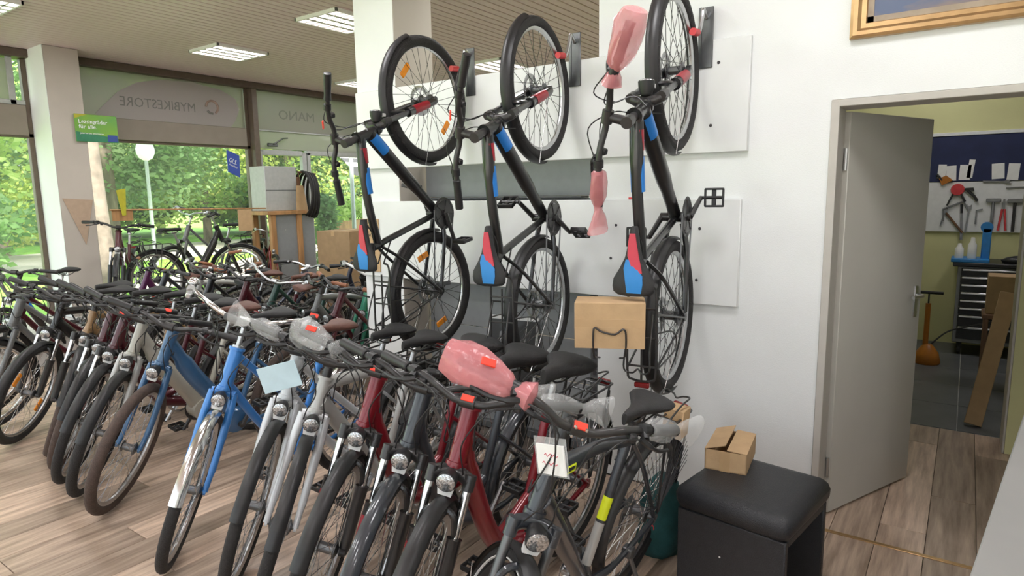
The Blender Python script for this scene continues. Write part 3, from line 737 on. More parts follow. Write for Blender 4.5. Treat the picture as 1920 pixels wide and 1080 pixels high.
def post(): return MB().tube([on_seat(.72), on_seat(.885)], .0135, 10).rbox(-.025, .03, -.018, .018, -.012, .012, .004, Matrix.Translation(on_seat(.89)))
def wrap(bar, st, s, style):
    def f():
        e, d = grip_ends(bar, st, s); u = Vector((0, 0, 1)); w = d.cross(u).normalized(); u = w.cross(d); rnd = random.Random(3+s)
        prof = {'bag': [(.05, .015), (.045, .045), (.0, .062), (-.05, .058), (-.10, .052), (-.14, .040), (-.165, .018), (-.185, .030), (-.215, .042), (-.225, .022)],
                'flare': [(.11, .055), (.10, .05), (.05, .035), (.02, .017), (0, .02), (-.04, .036), (-.09, .036), (-.13, .03), (-.14, .018)]}[style]
        rings = []
        for t, r in prof:
            ring = []
            for k in range(20):
                a = 2*math.pi*k/20; q = r*(1+.09*math.sin(3*a+t*40)+.05*rnd.uniform(-1, 1)); ring.append(e+d*t+u*q*math.sin(a)*1.0+w*q*math.cos(a)*(.55 if style == 'flare' and t > .03 else .85)-u*(.006 if style == 'bag' else 0))
            rings.append(ring)
        return MB().loft(rings, cap=(style == 'bag'))
    return f
def sticker(bar, st, off):
    def f():
        e, d = grip_ends(bar, st, 1 if off > 0 else -1); c = stem_end(st) if off == 0 else e-d*abs(off)
        M = Matrix.Translation(c+(Vector((.038, 0, .044)) if off == -.06 else Vector((.012, 0, .016)))) @ Matrix.Rotation(R(35), 4, 'Y')
        return MB().rbox(-.011, .011, -.02, .02, -.002, .004, .0015, M)
    return f
def netf():
    b = MB()
    for k in range(26):
        a = R(20+k*140/25); e = RA+Vector((.36*math.cos(a), .05, .36*math.sin(a)))
        a2 = R(90+(k-12.5)*1.2); h = RA+Vector((.05*math.cos(a2), .075, .06*math.sin(a2)+.0))
        b.tube([h, e], .0014, 3, False)
    return b
bell = lambda bar, st: (lambda: MB().lathe([(.002, .026), (.016, .022), (.025, .010), (.027, 0), (.02, -.004)], curve(bar_pts(bar, stem_end(st)), 5)[6]+Vector((0, 0, .022)), 'z', 14))

def steerM(a):
    return Matrix.Translation(HB) @ Matrix.Rotation(a, 4, AX) @ Matrix.Translation(-HB)
def bicycle(label, M, kind='diamond', paint='black', fork='rigid', forkpaint=None, steer=0, barsteer=None, bar='trek', stem='ahead', grip='black_plastic',
            tyre_m='rubber', tr=.021, sad='saddle_black', guards='black_plastic', rackm='black_satin', light=True, spk='steel_spoke', rim='alu', barm='black_satin',
            wraps=(), stickers=(), stanm='chrome', guardchain=False, name='bicycle', group=None, scale=1, standm='alu_dark', post_m='alu', extra=None, low=False, saddle_drop=0, reflectors=False, crank_rot=0, wide=False):
    root = empty(name, M=M)
    if scale != 1: root.scale = (scale,)*3
    tag(root, label, 'bicycle', group)
    bs = steer if barsteer is None else barsteer
    F, B = steerM(steer), steerM(bs); pm_ = 'paint_'+paint; fp = 'paint_'+(forkpaint or paint)
    out = {'root': root}
    out['frame'] = inst('frame', part(('frame', kind), lambda: frame(kind)), pm_, root)
    if fork == 'rigid': out['fork'] = inst('fork', part(('fork', 'r'), fork_rigid), fp, root, F)
    else:
        fk = out['fork'] = inst('fork', part(('fork', 'l'), fork_lowers), fp, root, F)
        inst('fork_crown', part(('fork_crown', ''), fork_crown), 'black_satin' if fork == 'susp' else fp, fk); inst('stanchion', part(('stanchion', ''), stanch), stanm, fk)
        if kind in ('wave', 'mtb'): inst('fork_stripe', part(('fork_stripe', ''), stripe), 'accent_red', fk)
    for nm, c, MM, hb_ in (('front_wheel', FA, F, hubf), ('rear_wheel', RA, Matrix(), hubr)):
        w = inst(nm, part(('tyre', tr), tyre(tr)), tyre_m, root, MM @ Matrix.Translation(c))
        out[nm] = w
        inst('rim', part(('rim', ''), rimf), rim, w); inst('spokes', part(('spokes', ''), spokes), spk, w); inst('hub', part((('hub'), nm), hb_), 'alu_dark', w)
        if kind == 'mtb': inst('brake_disc', part(('brake_disc', ''), disc), 'alu', w)
        if reflectors:
            for q_ in (0, 180): inst('reflector', part(('reflector', ''), reflect), 'reflector', w, Matrix.Rotation(R(q_+(40 if nm == 'front_wheel' else 70)), 4, 'Y'))
    if guards:
        g = inst('front_mudguard', part(('front_mudguard', ''), lambda: guard(25, 188, FA, .026)), guards, root, F); inst('guard_stay', part(('guard_stay', 'f'), lambda: gstay(FA, 172, .026)), 'steel_spoke', g)
        g = inst('rear_mudguard', part(('rear_mudguard', ''), lambda: guard(-10, 190, RA, .028)), guards, root); inst('guard_stay', part(('guard_stay', 'r'), lambda: gstay(RA, 150, .028)), 'steel_spoke', g)
    inst('seat_post', part(('seat_post', ''), post), post_m, root, Matrix.Translation((saddle_drop*.3, 0, -saddle_drop)))
    out['saddle'] = inst('saddle', part(('saddle', wide), saddle(.112, .27, .05) if wide else saddle()), sad, root, Matrix.Translation(on_seat(.925, .03)+Vector((saddle_drop*.3, 0, -saddle_drop))))
    inst('stem', part(('stem', stem), stemf(stem)), barm if stem != 'quill' else 'alu', root, B)
    h = out['bar'] = inst('handlebar', part(('handlebar', bar, stem), barf(bar, stem)), barm, root, B)
    for s in (-1, 1):
        inst('grip', part(('grip', bar, stem, s), gripf(bar, stem, s)), grip, h)
        inst('brake_lever', part(('brake_lever', bar, stem, s), leverf(bar, stem, s)), 'alu' if bar == 'city' else 'black_plastic', h)
    if not low: inst('cables', part(('cables', bar, stem), cablef(bar, stem)), 'black_plastic', root, B)
    if bar == 'city' and not low: inst('bell', part(('bell', bar, stem), bell(bar, stem)), 'chrome', h)
    sol = kind in ('mtb', 'ebike')
    CM = Matrix.Translation(BB) @ Matrix.Rotation(crank_rot, 4, 'Y') @ Matrix.Translation(-BB)
    inst('crankset', part(('crankset', sol), lambda: crank(sol)), 'black_satin' if sol else 'alu', root, CM)
    for s, c in PEDC: inst('pedal', part(('pedal', ''), pedal), 'black_plastic', root, Matrix.Translation(CM @ c) @ Matrix.Rotation(0 if s > 0 else math.pi, 4, 'Z') @ Matrix.Rotation(crank_rot if kind == 'mtb' else 0, 4, 'Y'))
    if guardchain: inst('chain_guard', part(('chain_guard', ''), chainguard), 'black_plastic', root)
    else: inst('chain', part(('chain', ''), chain), 'alu_dark', root)
    if rackm:
        k = inst('rack', part(('rack', ''), rack), rackm, root); inst('spring_clip', part(('spring_clip', ''), rack_spring), rackm, k); inst('tail_light', part(('tail_light', ''), taillight), 'tail_red', k)
    if standm: inst('kickstand', part(('kickstand', ''), stand), standm, root)
    if light:
        l_ = inst('headlight', part(('headlight', ''), headlight), 'black_plastic', root, F); inst('lens', part(('lens', ''), lensf), 'lens', l_)
        inst('reflector_plate', part(('reflector_plate', ''), lens_low), 'white_plastic', l_)
    for s, style, m in wraps: inst('grip_wrap', part(('grip_wrap', bar, stem, s, style), wrap(bar, stem, s, style)), m, h)
    for off in stickers: inst('price_sticker', part(('price_sticker', bar, stem, off), sticker(bar, stem, off)), 'sticker_red', h)
    return out
def floorM(x, y, yaw=180, lean=10, z=0):
    return Matrix.Translation((x, y, z)) @ Matrix.Rotation(R(yaw), 4, 'Z') @ Matrix.Rotation(-R(lean), 4, 'X')

# ---- three bikes hanging upright on the wall
mat('acc_blue_panel', (.02, .23, .62), .4, noise=.05); mat('acc_red_panel', (.58, .035, .07), .4, noise=.05)
MH = lambda y, z, f: Matrix.Translation((3.150, y, z)) @ Matrix.Rotation(R(f), 4, 'Z') @ axes((0, 0, 0), (0, 0, 1), (0, 1, 0), (-1, 0, 0))
hl = ['black hanging bicycle nearest the column with bare handlebar, leftmost of three', 'black hanging bicycle in the middle of the three on the wall', 'black hanging bicycle with pink wrapped grips, rightmost of three']
def decal(frac0, frac1, tube='down'):
    a, b_ = (HB+AX*.05, BB) if tube == 'down' else (HT-AX*.03, on_seat(.80)-Vector((-.01, 0, .02)))
    pts = [a.lerp(b_, frac0+(frac1-frac0)*i/4) for i in range(5)]
    if tube == 'top': pts = [p+Vector((0, 0, .012*math.sin(math.pi*(frac0+(frac1-frac0)*i/4)))) for i, p in enumerate(pts)]
    r = .0347 if tube == 'down' else .0276
    b = MB(); rows = []
    ax = (b_-a).normalized(); up_ = Vector((0, 1, 0)).cross(ax)
    for p in pts: rows.append([p+(Vector((0, math.cos(R(t)), 0))*1+up_*math.sin(R(t)))*r for t in range(-70, 71, 20)])
    for p in pts: pass
    b.sheet(rows); b.sheet([[Vector((p.x, -p.y, p.z)) for p in rr] for rr in rows]); return b
for i, (yy, zf) in enumerate([(2.572, 2.150), (1.845, 2.130), (1.128, 2.140)]):
    wr = ((1, 'flare', 'bag_pink'), (-1, 'bag', 'bag_pink')) if i == 2 else ()
    o = bicycle(hl[i], MH(yy, zf, [2, 7, 6][i]), 'mtb', 'black', 'susp', 'black', 0, R(73), 'flat', 'ahead', tr=.033 if i == 0 else .028, spk='spoke_black', rim='alu', light=(i != 1), reflectors=(i == 0), wraps=wr, stickers=(-.26,) if i < 2 else (), stanm='alu_dark', post_m='black_satin', group='bicycles hanging on the wall hooks', standm=None, saddle_drop=.05, crank_rot=R([100, 60, 0][i]))
    sd_ = o['saddle']; sd_.location.x += .06; H3 = o['root']
    inst('saddle_panel', part(('saddle_panel', 'red'), saddle_patch([(.40, -.12, .13), (.25, -.20, .20), (.08, -.30, .22), (-.06, -.40, .05), (-.16, -.46, -.38)])), 'acc_red_panel', sd_)
    inst('saddle_panel', part(('saddle_panel', 'blue'), saddle_patch([(.03, .02, .30), (-.10, -.25, .40), (-.20, -.48, .35), (-.32, -.50, .30), (-.45, -.42, .25)])), 'acc_blue_panel', sd_)
    fr = o['frame']
    inst('decal', part(('decal', 'b1'), lambda: decal(.03, .20)), 'accent_blue', fr); inst('decal', part(('decal', 'b2'), lambda: decal(.28, .52, 'top')), 'accent_blue', fr); inst('decal', part(('decal', 'r1'), lambda: decal(.10, .24, 'top')), 'accent_red', fr)
    hook(yy-.045, zf+.19, ['wall hook with red tip holding the hanging bicycle nearest the column', 'wall hook with red tip holding the middle hanging bicycle', 'wall hook with red tip holding the hanging bicycle with pink wraps'][i])
# carton wedged on the rack of the right hanging bike
def carton(name, label, size, M, mt='cardboard', tape=True):
    x, y, z = size; r = empty(name, M=M); tag(r, label, 'box')
    obj('carton_body', MB().rbox(-x/2, x/2, -y/2, y/2, 0, z, .004), mt, r)
    if tape: obj('tape', MB().box(-x/2-.001, x/2+.001, -.025, .025, z-.0005, z+.001).box(-x/2-.0015, -x/2, -.025, .025, z-.06, z), 'tape', r)
    return r

# ---- front row, front wheels to the aisle
BL = 'bicycles parked in the front row'
def row(label, x, y, **k):
    lean = k.pop('lean', 11); yaw = k.pop('yaw', 180)
    return bicycle(label, floorM(x, y, yaw, lean), group=BL, **k)
A = row('matte black trekking bicycle with yellow accents and pink bagged grip, nearest the bench', 1.185, 1.075, kind='diamond', paint='anthracite', fork='susp2', forkpaint='anthracite', steer=R(46), lean=12, yaw=180, bar='trek', stem='riser', saddle_drop=.04, crank_rot=R(115), wraps=((-1, 'bag', 'bag_pink'), (1, 'flare', 'bag_clear')), stickers=(-.06, 0), tr=.020, rim='black_satin', stanm='alu_dark', spk='steel_spoke', post_m='black_satin')
fr = A['frame']
def seat_dec(z0, z1): return lambda: MB().tube([on_seat(z0), on_seat(z1)], .0181, 12, False)
inst('decal', part(('decal', 'y1'), seat_dec(.50, .58)), 'accent_yellow', fr); inst('decal', part(('decal', 'g1'), seat_dec(.34, .49)), 'paint_silver', fr)
ringd = MB()
a_, b__ = HT-AX*.03, on_seat(.80)-Vector((-.01, 0, .02)); c_ = a_.lerp(b__, .16)+Vector((0, .024, .006))
ringd.tube([c_+Vector((dx, 0, dz)) for dx, dz in ((-.022, -.010), (.022, -.006), (.022, .014), (-.022, .010))], .0035, 6, closed=True)
obj('ring_mark', ringd, 'accent_yellow', fr)
inst('coat_guard_net', part(('coat_guard_net', ''), netf), 'net', A['rear_wheel'], Matrix.Translation(-RA))
inst('rim_stripe', part(('rim_stripe', ''), lambda: MB().torus((0, 0, 0), .318, .004, 56, 6, 'y', .0215)), 'white_plastic', A['front_wheel'])
ec = stem_end('riser')
for sy_ in (-.016, .016):
    for sz_ in (-.014, .014): obj('stem_bolt', MB().lathe([(.0045, 0), (.0045, .006), (.002, .007)], ec+Vector((.019, sy_, sz_)), 'x', 8), 'chrome', A['bar'])
# price tag hanging from the stem of A
tg = obj('price_tag', MB().rbox(-.003, .003, -.050, .050, -.040, .040, .001), 'paper', A['root'], Matrix.Translation(HT+Vector((.07, .03, .055))) @ Matrix.Rotation(R(-12), 4, 'Z') @ Matrix.Rotation(R(22), 4, 'X'))
scr = MB()
for zz, y0_, y1_ in ((.012, -.02, .028), (-.010, -.030, .024)):
    scr.tube([(.0036, y0_+(y1_-y0_)*k/9, zz+.005*math.sin(k*2.1)) for k in range(10)], .0012, 4)
obj('handwriting', scr, 'ink_red', tg); obj('clear_sleeve', MB().rbox(-.005, -.0035, -.062, .056, -.046, .058, .0005), 'bag_clear', tg)
obj('string', MB().tube([(0, 0, .04), (-.02, -.01, .085)], .0012, 4), 'steel_spoke', tg)

row('bright red low-entry bicycle with curved frame beside the black yellow one', 1.29, 1.36, kind='wave', paint='red', fork='susp', forkpaint='black', steer=R(22), lean=6, yaw=182, bar='trek', wraps=((1, 'flare', 'bag_clear'),), stickers=(0,), guards='black_plastic', tr=.025, wide=True)
row('anthracite low-entry bicycle between the two red ones', 1.33, 1.62, kind='wave', paint='anthracite', fork='susp', forkpaint='black', steer=R(27), lean=7, yaw=182, bar='trek', wraps=((1, 'flare', 'bag_clear'),), stickers=(), guards='paint_anthracite', tr=.025, wide=True)
row('red low-entry bicycle with clear bagged grip, left of the anthracite one', 1.38, 1.90, kind='wave', paint='red', fork='susp', forkpaint='black', steer=R(29), lean=7, yaw=183, bar='trek', wraps=((-1, 'bag', 'bag_clear'),), stickers=(-.06, 0), guards='black_plastic', tr=.025, wide=True)
E_ = row('silver bicycle with white fork right behind the pale blue price card', 1.38, 2.20, kind='diamond', paint='silver', fork='rigid', forkpaint='white', steer=R(41), lean=8, yaw=185, bar='trek', wraps=((-1, 'flare', 'bag_clear'),), stickers=(.06,), guards='black_plastic', tr=.024)
obj('price_card', MB().rbox(-.002, .002, -.085, .085, -.055, .055, .001), 'paper_blue', E_['root'], Matrix.Translation(HT+Vector((.10, -.16, -.02))) @ Matrix.Rotation(R(25), 4, 'Z') @ Matrix.Rotation(R(22), 4, 'X'))
row('white city bicycle with straight white fork between silver and blue ones', 1.42, 2.42, kind='city', paint='white', fork='rigid', forkpaint='white', steer=R(38), lean=6, yaw=185, bar='trek', grip='grip_grey', guards='black_plastic', tr=.024)
row('bright blue city bicycle with chrome swept handlebar and round headlight', 1.35, 2.81, kind='city', paint='blue', fork='rigid', steer=R(42), lean=8, yaw=186, bar='city', stem='quill', barm='chrome', grip='grip_grey', guards='chrome', tr=.024, sad='saddle_brown', stickers=(.05,))
row('dusty blue electric bicycle with thick down tube and brown tyres', 1.44, 3.59, kind='ebike', paint='steelblue', fork='rigid', steer=R(40), lean=10, bar='flat', tyre_m='rubber_brown', tr=.027, guards=None, light=True)
row('pale grey bicycle with silver fork beside the thick-tubed blue one', 1.45, 3.94, kind='ebike', paint='beige', fork='rigid', forkpaint='silver', steer=R(45), lean=10, yaw=183, bar='trek', tr=.026, guards='black_plastic', sad='saddle_brown')
row('wine red bicycle with chrome fork caps beside the pale grey one', 1.47, 4.20, kind='wave', paint='darkred', fork='susp', forkpaint='black', steer=R(46), lean=10, yaw=183, bar='trek', stickers=(0,), tr=.025)
row('dark maroon bicycle, third from the left with brown tyres', 1.52, 4.46, kind='city', paint='darkred', fork='susp', forkpaint='black', steer=R(50), lean=9, yaw=184, bar='trek', barm='black_satin', tyre_m='rubber_brown', tr=.025, stickers=(.05,))
row('bronze headed dark bicycle near the left edge, wheel nearly edge-on', 1.56, 4.74, kind='diamond', paint='bronze', fork='susp', forkpaint='black', steer=R(58), lean=6, yaw=186, bar='trek', tyre_m='rubber_brown', tr=.026)
row('dark bicycle with wide black tyre and orange reflectors at left', 1.51, 5.16, kind='diamond', paint='black', fork='susp', forkpaint='black', steer=R(38), lean=8, yaw=184, bar='flat', tr=.030, guards='black_plastic', reflectors=True)
row('silver rimmed bicycle cut by the left picture edge', 1.40, 5.58, kind='city', paint='grey', fork='rigid', forkpaint='grey', steer=R(10), lean=9, bar='trek', barm='black_satin', tyre_m='rubber', tr=.024, rim='chrome')
row('dark bicycle farther along the front row with black saddle', 1.55, 5.95, kind='city', paint='darkred', fork='susp', forkpaint='black', steer=R(30), lean=10, bar='trek')

# ---- second row behind, handlebars the other way
ML = 'bicycles crowded in the middle of the shop'
cols = ['darkred', 'grey', 'black', 'darkgreen', 'darkred', 'navy', 'black', 'silver', 'darkred', 'anthracite', 'purple', 'black', 'bronze', 'deepblue']
sads = ['saddle_brown', 'saddle_black', 'saddle_brown', 'saddle_black']
kinds = ['city', 'diamond', 'wave', 'city', 'ebike', 'city']
rr = random.Random(11)
place = ['just left of the column', 'second left of the column', 'third left of the column', 'fourth left of the column', 'in the middle of the row', 'past the middle of the row', 'towards the beige pillar', 'close before the beige pillar', 'right before the beige pillar', 'deep in the crowd', 'farther back', 'far back by the window', 'last by the window']
def word(c): return {'darkred': 'dark red', 'darkgreen': 'dark green', 'deepblue': 'deep blue', 'navy': 'navy'}.get(c, c)
i = 0
yy = 3.98
while yy < 7.0:
    c = cols[i % len(cols)]; k = kinds[i % 6]
    back = i % 3 != 2
    x = 2.95 + rr.uniform(-.06, .06) if back else 2.55
    bicycle('%s bicycle in the second row, %s' % (word(c), place[min(i, 12)]), floorM(x+ (1.62 if not back else 0), yy, 180 if back else 0, rr.uniform(5, 12)*(1 if back else -1)), kind=k, paint=c, fork=rr.choice(['susp', 'rigid']), forkpaint='black' if i % 2 else c, steer=R(rr.uniform(-20, 35)), bar=rr.choice(['city', 'trek', 'trek']), stem='ahead', barm=rr.choice(['alu', 'black_satin', 'black_satin', 'black_satin']), scale=.96, sad=sads[i % 4], grip=rr.choice(['grip_brown', 'grip_grey', 'black_plastic']), low=True, group=ML)
    yy += .29; i += 1
yy = 3.98; j = 0
while yy < 6.05:
    c = cols[(j*5+3) % len(cols)]; k = kinds[(j+2) % 6]
    bicycle('%s bicycle in the third row, %s' % (word(c), place[min(j, 12)]), floorM(4.82+rr.uniform(-.06, .06), yy, 180, rr.uniform(4, 11)), kind=k, paint=c, fork=rr.choice(['susp', 'rigid']), forkpaint='black' if j % 2 else c, steer=R(rr.uniform(-25, 35)), bar=rr.choice(['city', 'trek']), stem='ahead', barm=rr.choice(['alu', 'black_satin', 'black_satin']), sad=sads[(j+1) % 4], low=True, group=ML, scale=.84)
    yy += .32; j += 1
bicycle('green children bicycle with curled frame beside the hanging saddle', floorM(3.36, 4.05, 205, 8), kind='wave', paint='green', fork='rigid', forkpaint='green', steer=R(20), bar='city', stem='quill', barm='white_plastic', scale=.9, low=True, group=ML, rackm=None)
# ---- display podium and window bikes
pod = tag(obj('display_podium', MB().rbox(-.1, 5.18, 7.35, 8.06, 0, .33, .006).rbox(-.1, 2.90, 8.06, 8.52, 0, .33, .004).rbox(3.30, 5.18, 8.06, 8.52, 0, .33, .004), 'sill'), 'low pale display podium along the shop windows', 'podium')
def win(label, x, y, yaw, z=.331, **k): return bicycle(label, floorM(x, y, yaw, k.pop('lean', 3), z), group='bicycles on the window podium', low=True, **k)
win('black city bicycle standing side-on before the window below the lamp post', 4.76, 7.72, 4, kind='ebike', paint='black', fork='susp', forkpaint='black', steer=R(-32), bar='trek', stem='quill', barm='black_satin', sad='saddle_black')
win('dark red bicycle on the podium right of the beige pillar', 3.12, 7.48, 235, kind='city', paint='darkred', fork='susp', forkpaint='black', steer=R(10), bar='trek')
bicycle('black bicycle with blue downtube at the left picture edge by the window', floorM(1.90, 6.92, 215, 4), low=True, group=ML, kind='mtb', paint='black', fork='susp', steer=R(5), bar='flat', rackm=None, guards=None)
fr = [o for o in bpy.data.objects if o.get('label', '').startswith('black bicycle with blue downtube')][0].children[0]
inst('decal', part(('decal', 'b3'), lambda: decal(.03, .34)), 'accent_blue', fr)
win('dark bicycle behind the side-on one on the window podium', 4.1, 8.2, 180, kind='city', paint='grey', fork='rigid', bar='city', stem='quill', barm='alu', steer=R(15))
win('red children bicycle on the podium by the wooden display cabinet', 5.15, 7.55, 250, kind='city', paint='red', bar='city', stem='quill', barm='alu', scale=.75, rackm=None)

# ------------------------------------------------------------------ shop things
# leather bench
bn = empty('bench', (2.253, .435, 0), (0, 0, R(-8.2))); tag(bn, 'black leather bench with open side beside the doorway', 'bench')
bl, bw, bh = .445, .43, .48
def cushion():
    b = MB(); rings = []
    for z, i_ in ((.385, .012), (.39, .002), (.41, -.006), (.44, -.008), (.465, .0), (.475, .012), (.481, .04)):
        rings.append([(x, y, z) for x, y in [(i_+.02, i_), (bl-i_-.02, i_), (bl-i_, i_+.02), (bl-i_, bw-i_-.02), (bl-i_-.02, bw-i_), (i_+.02, bw-i_), (i_, bw-i_-.02), (i_, i_+.02)]])
    return b.loft(rings)
obj('seat_cushion', cushion(), 'leather', bn, ang=50)
obj('front_panel', MB().rbox(.005, .035, .005, bw-.005, 0, .385, .005), 'leather', bn)
obj('back_panel', MB().rbox(bl-.035, bl-.005, .005, bw-.005, 0, .385, .005), 'leather', bn)
obj('inner_wall', MB().rbox(.035, bl-.035, bw-.035, bw-.005, 0, .385, .004), 'leather', bn)
obj('under_rail', MB().rbox(.035, bl-.035, .006, bw-.035, .355, .385, .003), 'leather', bn)
obj('scuff_mark', MB().lathe([(.004, -.001), (.003, .0006)], (.0045, .245, .24), 'x', 6).prism([(.012, .195), (.022, .18), (.024, .15), (.016, .14)], .0035, .0055, 'x'), 'paper', bn)
# small carton on it
sb = empty('small_carton', (2.53, .652, .4815), (0, 0, R(7))); tag(sb, 'small opened cardboard carton on the black bench', 'box')
x_, y_, z_ = .255, .165, .085
obj('carton_body', MB().box(0, x_, 0, .004, 0, z_).box(0, x_, y_-.004, y_, 0, z_).box(0, .004, 0, y_, 0, z_).box(x_-.004, x_, 0, y_, 0, z_).box(0, x_, 0, y_, 0, .004), 'cardboard', sb)
obj('flap', MB().box(0, x_, 0, .078, 0, .003), 'cardboard', sb, Matrix.Translation((0, 0, z_)) @ Matrix.Rotation(R(4), 4, 'X'))
obj('flap', MB().box(0, x_, -.085, 0, 0, .003), 'cardboard', sb, Matrix.Translation((0, y_, z_)) @ Matrix.Rotation(R(-17), 4, 'X'))
obj('tape', MB().box(-.0012, -.0002, .065, .105, .0, z_), 'tape', sb)
# carton on the hanging bike
cb = empty('carton', M=axes((2.255, 1.125, 1.11), (.90, .43, 0), (-.43, .90, 0), (0, 0, 1))); tag(cb, 'taped cardboard carton wedged under the saddle of the right hanging bicycle', 'box')
obj('carton_body', MB().rbox(-.075, .075, -.135, .135, -.09, .09, .003), 'cardboard', cb); obj('tape', MB().box(-.0765, -.0752, -.135, .135, -.015, .025), 'tape', cb)
obj('carton_flap', MB().box(-.0775, -.0753, -.133, .133, -.0885, -.006), 'cardboard', cb)
hw = obj('holding_wire', MB().tube(curve([(.02, .04, -.15), (-.06, .06, -.12), (-.088, .062, -.03), (-.09, .055, -.005), (-.09, .03, -.02), (-.09, -.02, -.03), (-.09, -.05, -.01), (-.088, -.062, -.03), (-.06, -.06, -.12), (.02, -.04, -.15)], 4), .004, 6), 'black_satin', None)
hw.parent = H3; hw.matrix_parent_inverse = H3.matrix_world.inverted(); hw.matrix_basis = cb.matrix_world.copy()
# carton in rack of A
tag(obj('carton_piece', MB().rbox(-.04, .04, -.04, .04, 0, .12, .003), 'cardboard', None, Matrix.Translation((2.37, .895, .655)) @ Matrix.Rotation(R(6), 4, 'X')), 'small cardboard piece behind the saddle of the black yellow bicycle', 'box')
# green bag on floor
gb = MB(); rings = []; rg = random.Random(5)
for z, s in ((0, .10), (.05, .13), (.14, .13), (.24, .11), (.32, .08), (.36, .03)): rings.append([(s*(1+.15*rg.uniform(-1, 1))*math.cos(R(a)), s*.8*(1+.15*rg.uniform(-1, 1))*math.sin(R(a)), z) for a in range(0, 360, 30)])
bag = empty('cloth_bag', (2.62, 1.04, 0)); tag(bag, 'teal cloth bag on the floor between bicycle wheel and bench', 'bag'); obj('bag_body', gb.loft(rings), 'teal_cloth', bag, ang=80)
obj('red_emblem', MB().lathe([(.018, -.002), (.016, .002)], (-.127, .0, .16), 'x', 10), 'red_rubber', bag)
# white counter, lower right
mat('counter_grey', (.27, .27, .26), .5, noise=.06, nscale=3)
ct = empty('counter', (1.30, -.045, 0), (0, 0, R(-7))); tag(ct, 'pale grey counter top at the lower right picture edge', 'counter')
obj('counter_top', MB().rbox(0, 1.6, -.75, 0, .90, .93, .004), 'counter_grey', ct); obj('counter_side', MB().rbox(.02, 1.58, -.74, -.03, 0, .90, .004), 'counter_grey', ct)
# gold framed painting
pf = empty('framed_painting', (3.2, .465, 2.245)); tag(pf, 'gold framed painting hanging above the workshop doorway', 'painting')
w_, h_ = 1.15, .8
def fr_bar(p0, p1, d):  # moulded bar
    pass
fm = MB()
prof = [(0, 0), (0, .030), (.012, .036), (.028, .034), (.040, .022), (.058, .020), (.062, .012), (.062, 0)]   # (inward, outward)
loop = [(0, 0, 1, 1), (-w_, 0, -1, 1), (-w_, h_, -1, -1), (0, h_, 1, -1)]
vs = []; fs = []
for (yy_, zz_, sy, sz) in loop:
    for a, o_ in prof: vs.append((-o_, yy_-a*sy, zz_+a*sz))
n_ = len(prof)
for i in range(4):
    for k in range(n_-1): fs.append((i*n_+k, i*n_+k+1, ((i+1) % 4)*n_+k+1, ((i+1) % 4)*n_+k))
fm.add(vs, fs); obj('gold_frame', fm, 'gold', pf, ang=25)
mat('slip_beige', (.36, .29, .22), .7, noise=.1)
obj('inner_slip', MB().box(-.010, -.004, -w_+.06, -.06, .06, .085).box(-.010, -.004, -.085, -.06, .06, h_-.06).box(-.010, -.004, -w_+.06, -w_+.085, .06, h_-.06).box(-.010, -.004, -w_+.06, -.06, h_-.085, h_-.06), 'slip_beige', pf)
obj('canvas', MB().box(-.006, -.001, -w_+.06, -.06, .06, h_-.06), 'painting', pf)

# ---- workshop
pb = empty('pegboard', (7.998, 0, 0)); tag(pb, 'white pegboard with tools on the yellow workshop wall', 'pegboard'); obj('board', MB().rbox(-.02, 0, -1.0, .62, 1.16, 1.66, .003), 'peg_white', pb)
nb = empty('notice_board', (7.998, 0, 0)); tag(nb, 'dark blue notice board above the white pegboard', 'notice board'); obj('felt', MB().rbox(-.022, 0, -1.0, .62, 1.665, 2.12, .003), 'board_navy', nb)
obj('top_rail', MB().rbox(-.03, 0, -1.0, .62, 2.12, 2.155, .003), 'peg_white', nb)
for k, (yy_, zz_, w0, h0, a_) in enumerate([(.245, 1.77, .07, .14, 3), (.165, 1.75, .085, .15, -3), (.05, 1.755, .095, .15, 2), (.005, 1.79, .05, .18, 5), (-.215, 1.76, .10, .15, -4), (-.335, 1.75, .09, .16, 3)]):
    tag(obj('paper_note', MB().rbox(-.002, 0, -w0/2, w0/2, -h0/2, h0/2, .0005), 'paper', None, Matrix.Translation((7.976, yy_, zz_)) @ Matrix.Rotation(R(a_), 4, 'X')), ['leftmost white note on the blue board, half behind the door', 'second white note from the door on the blue board', 'third white note from the door on the blue board', 'narrow white note tucked behind the third note', 'white note on the right part of the blue board', 'white note at the right picture edge on the blue board'][k], 'note', 'notes on the blue board')
TG = 'tools on the pegboard'
def tool(name, label, mb, m, y, z, a=0, extra=None):
    t = empty(name, M=Matrix.Translation((7.978, y, z)) @ Matrix.Rotation(R(a), 4, 'X')); tag(t, label, 'tool', TG)
    obj('blade' if name in ('hacksaw',) else 'head', mb, m, t)
    if extra: obj('handle', extra[0], extra[1], t)
def spanner(L, w): return MB().prism([(-w*.35, -L/2), (w*.35, -L/2), (w*.3, L/2-.03), (w*.9, L/2-.01), (w*.8, L/2+.03), (w*.25, L/2+.01), (-w*.25, L/2+.01), (-w*.8, L/2+.03), (-w*.9, L/2-.01), (-w*.3, L/2-.03)], -.012, -.003, 'x')
tool('spanner', 'dark open spanner hanging low left by the door edge', spanner(.16, .02), 'tool_steel', .205, 1.30, 12)
tool('chain_tool', 'round red tool head high on the pegboard', MB().lathe([(.055, -.03), (.06, -.015), (.055, 0)], (0, 0, 0), 'x', 16), 'red_rubber', .10, 1.585, 0, (MB().tube([(-.015, -.03, -.04), (-.015, -.07, -.12)], .01, 6).tube([(-.015, .03, -.03), (-.015, .08, -.16)], .008, 6), 'black_plastic'))
